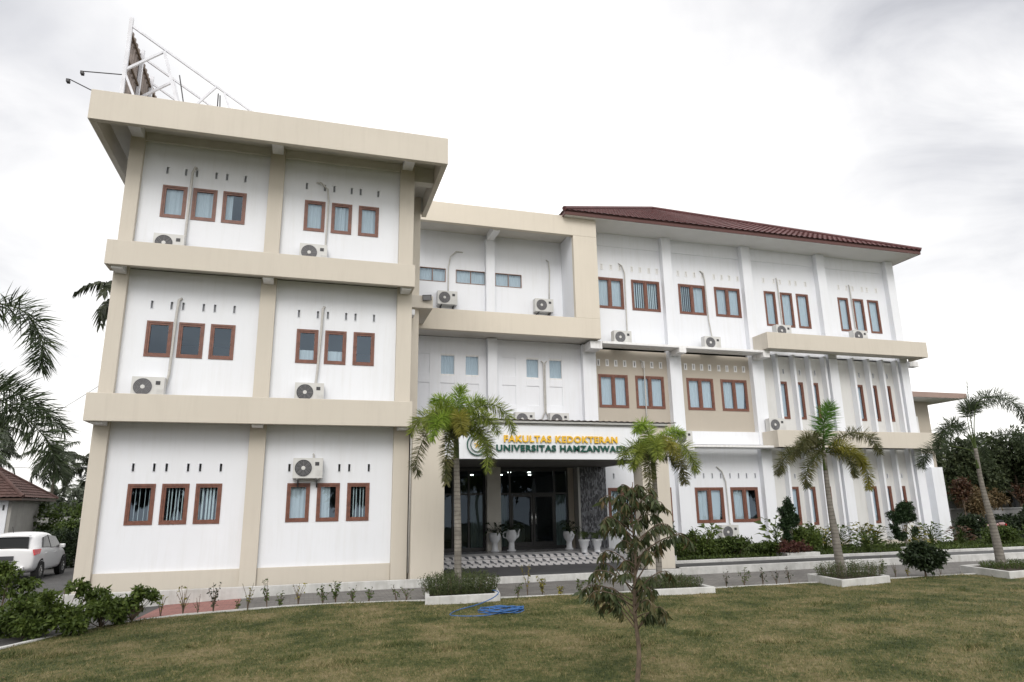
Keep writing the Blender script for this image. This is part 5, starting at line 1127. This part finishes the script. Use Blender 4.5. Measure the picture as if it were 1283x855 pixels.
# red motorcycle tail peeking out beside the pillar and two parked on the right
def moto(label, loc, rz, colr):
    r_ = tag(empty('motorcycle', loc, rz), label, 'motorcycle')
    for y in (-.6, .6):
        w_ = MB(); prof = [(.22, -.04), (.28, -.05), (.30, 0), (.28, .05), (.22, .04)]; w_.lathe(prof, (0, 0, 0), 24); o = w_.build('wheel', M['rubber'], r_, smooth=True); o.location = (0, y, .30); o.rotation_euler = (0, R(90), 0)
        q = MB(); [q.bar((0, 0, 0), (.22*math.cos(k*1.2566), .22*math.sin(k*1.2566), 0), .02) for k in range(5)]; q.build('rim', M['chrome'], o)
    b_ = MB().tube(catmull([(0, -.75, .72), (0, -.4, .70), (0, -.05, .55), (0, .25, .48), (0, .42, .75), (0, .48, .95)], 16), [.05]+[.12]*5+[.13]*5+[.11]*4+[.09, .05], 10); b_.build('body', mat('motorcycle_paint', colr, .3, .05, spec=.6), r_, smooth=True)
    MB().tube(catmull([(0, -.72, .82), (0, -.3, .80), (0, .05, .76)], 10), [.05]+[.10]*9+[.05], 8).build('seat', M['rubber'], r_, smooth=True)
    MB().tube([(-.33, .35, 1.0), (0, .46, 1.02), (.33, .35, 1.0)], .015, 6).bar((0, .46, 1.0), (.0, .6, .32), .05).build('handlebar', M['ac_dark'], r_)
    for s in (-1, 1): MB().tube([(s*.28, .38, 1.0), (s*.33, .40, 1.16)], .008, 5).lathe([(.001, -.02), (.05, 0), (.001, .02)], (s*.33, .40, 1.17), 10).build('mirror', M['ac_dark'], r_)
    MB().box(-.06, .06, -.82, -.76, .62, .72).build('tail_light', M['redlamp'], r_, bevel=.01); hl_ = MB().lathe([(.001, 0), (.07, 0), (.05, .06), (.001, .07)], (0, 0, 0), 12).build('headlight', M['chrome'], r_)
    hl_.location = (0, .58, .92); hl_.rotation_euler = (R(-90), 0, 0)
    return r_
moto('dark red motorcycle half hidden behind the left corner of the building', (-2.55, 13.2, -.55), R(5), (.25, .012, .015))
moto('pinkish motorcycle parked at the right corner of the building', (36.6, 8.2, -.22), R(60), (.32, .16, .16))
moto('second pinkish motorcycle parked nearer the grey wall', (38.2, 9.0, -.22), R(75), (.38, .22, .22))

# ------------------------------------------------------------ blue hose
pts = []
for k in range(240):
    t_ = k/240; a = t_*6*2*math.pi; r_ = .32+.10*math.sin(t_*19.3)+.035*math.sin(k*.41); pts.append((8.50+r_*1.05*math.cos(a)+.02*math.sin(k*.7), -5.45+r_*.85*math.sin(a), -.175+.012*(k/240)*5+.008*math.sin(k*.9)))
pts += [(8.25, -5.75, -.17), (7.95, -5.80, -.18), (7.62, -5.68, -.18), (7.5, -5.45, -.18), (7.75, -5.0, -.17), (8.2, -4.62, -.15), (8.62, -4.28, -.08), (8.80, -4.02, -.01), (8.75, -3.7, .0)]
cv = catmull(pts, 700); tag(MB().tube(cv, .010, 6).build('garden_hose', M['hose'], smooth=True), 'coiled blue garden hose lying on the lawn beside the first planter', 'hose')

# ------------------------------------------------------------ pots on the porch
def pot(label, loc, kind, seed, plant='strap', rz=0, sc_=1.0):
    global rng
    rng = np.random.default_rng(seed); r_ = tag(empty('potted_plant', loc, rz), label, 'potted plant', 'white pots on the porch'); r_.scale = (.82, .82, .82)
    if kind == 'teapot':
        MB().lathe([(.001, 0), (.17, 0), (.18, .04), (.12, .06), (.11, .34), (.13, .38), (.17, .42), (.22, .55), (.21, .68), (.16, .78), (.17, .82), (.14, .82), (.13, .76)], n=28).build('pot', M['stonepot'], r_, smooth=True)
        MB().tube(catmull([(.18, 0, .50), (.28, 0, .58), (.30, 0, .72), (.36, 0, .84)], 12), list(np.linspace(.05, .025, 13)), 10).build('spout', M['stonepot'], r_, smooth=True)
        MB().tube(catmull([(-.15, 0, .74), (-.33, 0, .72), (-.33, 0, .55), (-.19, 0, .50)], 12), .022, 8).build('handle', M['stonepot'], r_, smooth=True); top = .80
    elif kind == 'urn':
        MB().lathe([(.001, 0), (.17, 0), (.17, .05), (.12, .07), (.11, .30), (.13, .34), (.21, .45), (.24, .60), (.22, .70), (.19, .72), (.17, .66)], n=28).build('pot', M['stonepot'], r_, smooth=True); top = .70
    else:
        MB().lathe([(.001, 0), (.15, 0), (.15, .04), (.12, .05), (.12, .28), (.14, .30), (.14, .33), (.17, .36), (.19, .52), (.23, .55), (.23, .60), (.19, .60), (.18, .52), (.001, .52)], n=28).build('pot', M['stonepot'], r_, smooth=True); top = .58
    if plant == 'strap':
        n = 26; P = []; D = []
        az = rng.uniform(0, 6.28, n); el = rng.uniform(.2, 1.3, n); d = np.stack([np.cos(az)*np.cos(el), np.sin(az)*np.cos(el), np.sin(el)], 1)
        st = MB(); q = []
        for k in range(n):
            l = rng.uniform(.18, .45); e = np.array([0, 0, top-.05])+d[k]*l; st.tube([(0, 0, top-.1), tuple(np.array([0, 0, top])+d[k]*l*.5+np.array([0, 0, .03])), tuple(e)], .006, 4); q.append(e)
        st.build('stems', M['leaf_dark'], r_); dd = d.copy(); dd[:, 2] -= .7; V, F = leaves(np.array(q), dd, rdir(n, 2), rng.uniform(.22, .34, n), rng.uniform(.04, .06, n), .2, .35); npmesh('leaves', V, F, M['leaf_dark'], r_)
    else:
        for k in range(9):
            a = k*2.4+rng.random(); l = .36*(.8+.4*rng.random()); frond('frond', r_, [(0, 0, top-.05), (l*.4*math.cos(a), l*.4*math.sin(a), top+l*.75), (l*math.cos(a), l*math.sin(a), top+l*.7), (l*1.3*math.cos(a), l*1.3*math.sin(a), top+l*.3)], .12, M['leaf_mid'], 30, .1, .006, .005)
pot('white teapot shaped pot left of the glass door, leftmost of the pots', (10.95, 4.18, .28), 'urn', 51)
pot('white teapot shaped pot with a raised spout beside the glass door', (11.52, 4.18, .28), 'teapot', 52)
pot('round white pedestal urn right of the glass door', (13.50, 4.05, .28), 'urn', 53)
pot('white fluted pedestal pot on the step, left of the two before the stone pier', (13.63, 3.05, .14), 'bowl', 54, 'fern')
pot('white fluted pedestal pot on the step, nearest the stone pier', (14.10, 3.10, .14), 'bowl', 55, 'fern')
rng = np.random.default_rng(99)

# ------------------------------------------------------------ garden in front of the right wing
def bush(label, x, y, z0, rx, ry, hh, n, m, ln=.1, wd=None, k=6, name='bush', group='shrubs in the bed before the right wing', stem=True):
    bl = []; hh *= 1.28 if x < 34 and hh < 1 else 1
    for q in range(k):
        a = rng.uniform(0, 6.28); s = rng.random()**.6; bl.append((rx*.6*s*math.cos(a), ry*.6*s*math.sin(a), hh*rng.uniform(.35, .72), rx*.5, ry*.5, hh*.30))
    root = tag(empty(name, (x, y, z0)), label, 'bush', group); bl = bl+[(rx*q_*math.cos(a_), ry*q_*math.sin(a_), hh*z_, rx*.16, ry*.16, hh*.14) for a_, q_, z_ in zip(rng.uniform(0, 6.28, 6), rng.uniform(.3, .9, 6), rng.uniform(.6, 1.0, 6))]; foliage('foliage', root, int(n*.75), bl, ln, wd or ln*.28, M[m], .25, .25, 4)
    mb = MB()
    for q in bl: mb.tube([(q[0]*.15, q[1]*.15, -.05), (q[0]*.6, q[1]*.6, q[2]*.6), (q[0], q[1], q[2]+.05)], [.014, .010, .005], 5)
    mb.build('stems', M['bark'], root); return root
def broad(label, x, y, z0, hh, n, m, ln, spread, name='leafy_plant', group='shrubs in the bed before the right wing'):
    """upright plant with big leaves on stalks"""
    root = tag(empty(name, (x, y, z0)), label, 'plant', group); st = MB(); P = []; D = []
    for k in range(n):
        a = k*2.4+rng.normal(0, .3); t_ = (k+.5)/n; zz_ = hh*(.25+.7*t_); r_ = spread*(1-.5*t_)*(.5+.6*rng.random()); p0 = (0, 0, zz_*.6); p1 = (r_*.5*math.cos(a), r_*.5*math.sin(a), zz_*.9); p2 = (r_*math.cos(a), r_*math.sin(a), zz_)
        st.tube([(0, 0, 0) if k % 4 == 0 else p0, p1, p2], [.010, .006, .003], 5); P.append(p2); D.append((math.cos(a), math.sin(a), .55-.3*rng.random()))
    st.build('stems', M['leaf_mid'], root); n = len(P); V, F = leaves(np.array(P), np.array(D), rdir(n, 3), ln*(.7+.6*rng.random(n)), ln*.24, .2, .25); npmesh('leaves', V, F, M[m], root); return root
bush('dark green bush at the left end of the bed beside the portal pillar', 16.0, 1.9, -.02, .75, .8, .52, 4500, 'leaf_loose', .10)
bush('mid green bush left of the low air conditioner', 17.3, 2.2, -.02, .8, .9, .66, 5000, 'leaf_loose', .09)
bush('darker bush below the first curtained window', 18.5, 2.0, -.02, .8, .9, .50, 4000, 'leaf_mid', .10)
broad('plant with large paddle leaves beside the low air conditioner', 18.7, 3.6, -.02, 1.02, 16, 'leaf_mid', .42, .55)
bush('green bush right under the low air conditioner', 19.7, 2.0, -.02, .8, .8, .34, 4500, 'leaf_mid', .09)
broad('tall plant with broad upright leaves below the second curtained window', 20.9, 3.0, -.02, 1.25, 30, 'leaf_loose', .38, .55)
bush('bright green bush at the foot of the tall broad leaved plant', 21.2, 1.9, -.02, .85, .9, .70, 5000, 'leaf_loose', .12)
bush('low bush of dull red leaves left of the small white planter box', 20.1, 1.2, -.02, .7, .5, .38, 2600, 'leaf_red', .07)
bush('low clump of purplish leaves on the white planter box', 20.35, 1.27, .08, .62, .3, .22, 2200, 'leaf_red', .05, k=8)
for i, (x, y, hh, m, lab) in enumerate([(22.6, 2.6, .62, 'leaf_yellow', 'yellowish small plant just right of the first clipped tree'), (23.6, 3.0, .66, 'leaf_mid', 'small leafy plant below the first pair of low slits'),
        (24.4, 2.7, .72, 'leaf_yellow', 'yellow green plant before the wide white column'), (25.3, 3.1, .62, 'leaf_mid', 'leafy plant left of the second clipped tree'), (26.6, 2.6, .60, 'leaf_yellow', 'pale leafed plant behind the second clipped tree'),
        (27.7, 2.9, .66, 'leaf_mid', 'leafy plant right of the second clipped tree'), (28.8, 2.6, .55, 'leaf_orange', 'plant with rusty leaves near the building corner'), (23.1, 1.2, .5, 'leaf_mid', 'low green plant behind the palm before the slit windows')]):
    broad(lab, x, y, -.02, hh*1.35, 60, m, .24, .48)
bush('yellow green rounded bush at the right corner of the building', 30.2, 2.2, -.02, .9, .7, .60, 4000, 'leaf_mid', .09)
bush('dark flowering bush against the white corner wall', 31.3, 4.3, -.02, .7, .6, 1.15, 4000, 'leaf_dark', .12)
bush('green bush left of the leaning palm trunk, behind the kerb', 32.2, 2.0, -.02, .9, .7, .65, 4500, 'leaf_mid', .09)
bush('small bush with orange tips beside the leaning palm trunk', 33.2, 1.7, -.02, .55, .5, .60, 2500, 'leaf_orange', .08)
# ground cover of the bed
n = 16000; X = rng.uniform(15.3, 34, n); Y = rng.uniform(1.0, 4.4, n); P = np.stack([X, Y, np.full(n, -.02)+rng.random(n)*.10], 1)
V, F = leaves(P, rdir(n, 1.0), rdir(n, 1), .09*(.5+rng.random(n)), .02); tag(npmesh('ground_cover', V, F, M['leaf_mid']), 'low mixed ground cover leaves filling the garden bed', 'ground cover', kind='stuff')
def wbox(x0, x1, y0, y1, z1, lab, b=-.2): tag(MB().box(x0, x1, y0, y1, b, z1).build('planter_box', M['kerb'], bevel=.012), lab, 'planter box')
wbox(19.7, 20.95, .93, 1.6, .13, 'small white planter box under the purplish leaves'); wbox(15.15, 15.75, .93, 1.5, .20, 'small white block at the left end of the bed beside the portal pillar')
wbox(24.75, 25.45, 1.0, 1.5, .14, 'small white box at the foot of the second clipped tree', -.2)
# clipped trees
def topiary(label, x, y, z0, blobs, n):
    tree(label, x, y, z0, [(x_+rng.normal(0, .5)*a, y_, z_+rng.normal(0, .5)*c, a*.5, b_*.5, c*.5) for x_, y_, z_, a, b_, c in blobs for _ in range(5)]+[(x_, y_, z_, a*.7, b_*.7, c*.7) for x_, y_, z_, a, b_, c in blobs], n, .075, .02, 'leaf_topiary', .03, 'clipped trees in the bed', 'clipped_tree', 'tree', 'bark_grey', 8, .1, .3, 8)
topiary('narrow clipped tree with a leaning pointed crown left of the palm', 20.32, 1.5, .0, [(.0, 0, 1.28, .24, .22, .30), (.08, 0, 1.55, .14, .14, .18), (-.12, 0, .98, .22, .2, .20), (.22, 0, 1.05, .20, .18, .18), (-.22, 0, .30, .16, .15, .24), (-.14, 0, .62, .10, .1, .14)], 9000)
topiary('clipped tree with a rounded top on a thin stem near the corner', 25.05, 1.5, .0, [(.10, 0, 1.42, .40, .3, .26), (-.05, 0, 1.14, .42, .3, .20), (.33, 0, 1.12, .24, .2, .22), (-.34, 0, .72, .20, .2, .14), (.50, 0, .68, .14, .12, .07), (-.2, 0, .50, .26, .2, .14)], 11000)
topiary('dark narrow conifer just right of the portal pillar', 15.42, .75, .0, [(0, 0, 1.35, .09, .09, .24), (0, 0, .95, .12, .12, .28), (0, 0, .5, .15, .15, .3)], 5000)
tree('low dark shrub with glossy leaves on the lawn edge near the right planter', 20.03, -3.88, -.22, [(0, 0, .60, .42, .3, .18), (-.36, 0, .52, .25, .22, .17), (.36, 0, .50, .26, .22, .17), (.1, 0, .36, .34, .25, .14), (-.1, 0, .74, .22, .2, .12)], 3600, .09, .03, 'leaf_dark', .03, None, 'shrub', 'shrub', 'bark', 5, .2, .5, 5)

# ------------------------------------------------------------ shrubs at the left and seedlings along the lawn edge
for i, (x, y, hh, rr, n, lab) in enumerate([(-.30, -3.3, 1.45, .62, 6500, 'tall leafy shrub cut by the left edge of the photo'), (.38, -3.75, 1.0, .50, 5000, 'leafy shrub second from the left edge, below the car'), (.98, -3.85, 1.22, .62, 7500, 'widest bright green shrub on the lawn edge at left'),
        (1.50, -3.55, .84, .42, 3600, 'bushy shrub between the widest one and the last shrub'), (1.93, -3.25, .98, .34, 3200, 'small tree like shrub with a bare stem, rightmost of the left row')]):
    g = np.random.default_rng(60+i); bl = []
    for q in range(13):
        a = g.uniform(0, 6.28); r_ = rr*g.random()**.5; zc = hh*(.84-.40*(r_/rr)**1.5-.42*g.random()); bl.append((r_*math.cos(a)*1.15, r_*math.sin(a)*.8, zc, rr*g.uniform(.18, .42), rr*g.uniform(.18, .36), hh*g.uniform(.05, .10)))
    tree(lab, x, y, hf(x), bl, int(n*.42), .085, .024, 'leaf_loose', .022, 'leafy shrubs along the lawn edge at left', 'shrub', 'shrub', 'bark', 13, .3, .2, 7)

SEED = [(2.34, -3.0, .42, 'dry twiggy seedling at the left corner of the red paving'), (2.72, -2.86, .50, 'seedling with two yellowish hanging leaf clumps on the red paving edge'), (3.0, -2.9, .42, 'thin bare seedling in the middle of the red paving edge'), (3.28, -2.9, .56, 'leafy seedling with dark green leaves near the middle of the red paving'),
        (3.72, -2.95, .28, 'small forked seedling before the right half of the red paving'), (3.92, -2.95, .48, 'pale thin seedling at the right corner of the red paving'), (4.28, -2.95, .50, 'green seedling first to the right of the red paving'), (4.52, -2.97, .34, 'tiny seedling beside the first green one on the grey paving'),
        (4.88, -3.0, .38, 'pale twiggy seedling on the grey paving edge'), (5.36, -3.05, .46, 'bushier bright seedling in front of the left block plinth'), (5.62, -3.05, .44, 'dense upright seedling touching its bushy neighbour'), (5.95, -3.08, .38, 'spreading seedling in the middle of the left block'),
        (6.28, -3.1, .34, 'short round seedling before the right ground floor window'), (6.85, -3.15, .36, 'thin seedling left of a close pair near the first planter'), (7.05, -3.2, .40, 'taller thin seedling of the close pair near the first planter'), (9.35, -3.56, .30, 'low seedling just right of the first planter'),
        (9.62, -3.6, .66, 'tall seedling with pale lime leaves before the porch'), (9.95, -3.62, .40, 'bushy seedling right of the lime one'), (10.35, -3.64, .22, 'tiny lime seedling before the porch steps'), (10.75, -3.66, .44, 'upright seedling before the middle of the porch'), (11.15, -3.68, .36, 'upright seedling left of the brown sapling'),
        (14.3, -3.85, .42, 'thin dark seedling right of the second planter'), (14.85, -3.86, .48, 'seedling with a bright spreading top below the low air conditioner'), (15.3, -3.86, .40, 'first of the thin dark stems before the garden kerb'), (15.65, -3.86, .40, 'second of the thin dark stems before the garden kerb'), (16.05, -3.86, .42, 'thin dark stem nearest the third planter'),
        (18.85, -3.88, .56, 'leafy seedling leaning out right of the third planter'), (19.2, -3.88, .42, 'bare twiggy seedling right of the third planter'), (19.55, -3.9, .36, 'pale yellow seedling left of the dark shrub'), (20.75, -3.9, .62, 'tall single stem right of the dark shrub'), (24.7, -3.95, .60, 'leafy seedling at the far right edge')]
for i, (x, y, hh, lab) in enumerate(SEED):
    rng = np.random.default_rng(200+i); r_ = tag(empty('seedling', (x, y+.10, hf(x))), lab, 'seedling', 'seedlings along the lawn edge'); r_.scale = (1, 1, rng.uniform(.75, 1.2)); r_.location.y += rng.uniform(-.12, .16); st = MB(); P = []; D = []
    dense = {'dense': 90, 'bush': 80, 'leafy': 70, 'green': 60, 'upright': 60, 'spread': 60, 'short': 45, 'bare': 8, 'twiggy': 16, 'thin': 26}; nl = next((v for k, v in dense.items() if k in lab), 30)
    nb = 4+int(rng.integers(0, 4)); top = None
    for b_ in range(nb):
        a = rng.uniform(0, 6.28); l = hh*rng.uniform(.6, 1.0); s = rng.uniform(.05, .25)*hh*1.6; pts = [(0, 0, 0), (s*.25*math.cos(a), s*.25*math.sin(a), l*.5), (s*math.cos(a), s*math.sin(a), l)]
        cvv = catmull(pts, 6); st.tube(cvv, list(np.linspace(.008, .003, 7)), 4)
        for q in range(max(1, nl//nb)): t_ = rng.uniform(.35, 1.05); k = min(t_, 1)*6; i0 = min(int(k), 5); P.append(cvv[i0]+(cvv[i0+1]-cvv[i0])*(k-i0)+rng.normal(0, .012, 3)); dd = rng.normal(size=3); dd[2] = dd[2]*.5+.1; D.append(dd)
    st.build('stem', M['bark'], r_); m_ = 'leaf_yellow' if any(k in lab for k in ('lime', 'yellow', 'pale', 'dry')) else ('leaf_dark' if 'dark' in lab else 'leaf_mid')
    V, F = leaves(np.array(P), np.array(D), rdir(len(P), 1), .062*(.6+.7*rng.random(len(P))), .016, .2, .2); npmesh('leaves', V, F, M[m_], r_)

# ------------------------------------------------------------ brown leaved sapling in the foreground
rng = np.random.default_rng(5)
S = tag(empty('sapling', (8.40, -11.0, -.22)), 'young tree with drooping dark green and brown leaves in the foreground', 'tree')
tp = catmull([(0, 0, -.02), (.05, 0, .35), (.035, .02, .8), (.07, 0, 1.3), (.06, 0, 1.75), (.09, 0, 2.15)], 40)
st = MB().tube(tp, list(np.linspace(.030, .005, 41)), 8); P = []; D = []; Ln = []
for k in range(58):
    t_ = .30+.68*k/58; p = tp[int(t_*40)]; a = k*2.399+rng.normal(0, .3); l = (.62-.46*max(0, t_-.45)/.55 if t_ > .45 else .40+.5*(t_-.2))*rng.uniform(.55, 1.15)*1.05*(1.0 if k % 5 else .6)
    c = np.array([math.cos(a), math.sin(a), 0]); up_ = rng.uniform(.35, 1.1)
    bp = catmull([p, p+c*l*.45+np.array([0, 0, l*up_*.55]), p+c*l*.85+np.array([0, 0, l*up_*.75]), p+c*l*1.05+np.array([0, 0, l*up_*.55])], 12)
    st.tube(bp, list(np.linspace(.009, .0025, 13)), 5)
    for q in range(int(16+l*72)):
        u = rng.uniform(.25, 1.0); i0 = min(int(u*12), 11); b0 = bp[i0]+(bp[i0+1]-bp[i0])*(u*12-i0); dd = c*rng.uniform(-.1, .6)+np.array([rng.normal(0, .38), rng.normal(0, .38), rng.uniform(-1.2, -.35)]); P.append(b0); dd[2] -= .3; D.append(dd); Ln.append(rng.uniform(.08, .15))
st.build('trunk', M['bark'], S, smooth=True); P = np.array(P); D = np.array(D); Ln = np.array(Ln); upl = rng.normal(size=(len(P), 3)); upl[:, 2] = abs(upl[:, 2])*.3
V, F = leaves(P, D, upl, Ln, Ln*.125, .25, .12); npmesh('leaves', V, F, M['leaf_sapling'], S)

n = 420; X = rng.uniform(-3, 30, n); Y = rng.uniform(-12, -4, n); P = np.stack([X, Y, h(X)+.05+lump(X, Y)], 1); D = rdir(n); D[:, 2] *= .2
V, F = leaves(P, D, rdir(n, 3), .05*(.5+rng.random(n)), .012); tag(npmesh('fallen_leaves', V, F, M['leaf_dry']), 'dry fallen leaves scattered on the lawn', 'leaves', kind='stuff')

# the tree line across the lawn, behind the camera: it is what the lower panes and the glazed porch mirror
rng = np.random.default_rng(314)
for i in range(13):
    x = -48+9.5*i+rng.normal(0, 1.5); y = -58+rng.normal(0, 3); hh = rng.uniform(8.5, 12.5)
    tree('broad tree in the row across the lawn facing the building', x, y, -.5, lumps(12, 0, 0, hh*.62, 4.2, 3, hh*.25, 2.1, 400+i), 3200, .9, .3, 'leaf_dark', .3, 'trees across the lawn facing the building')
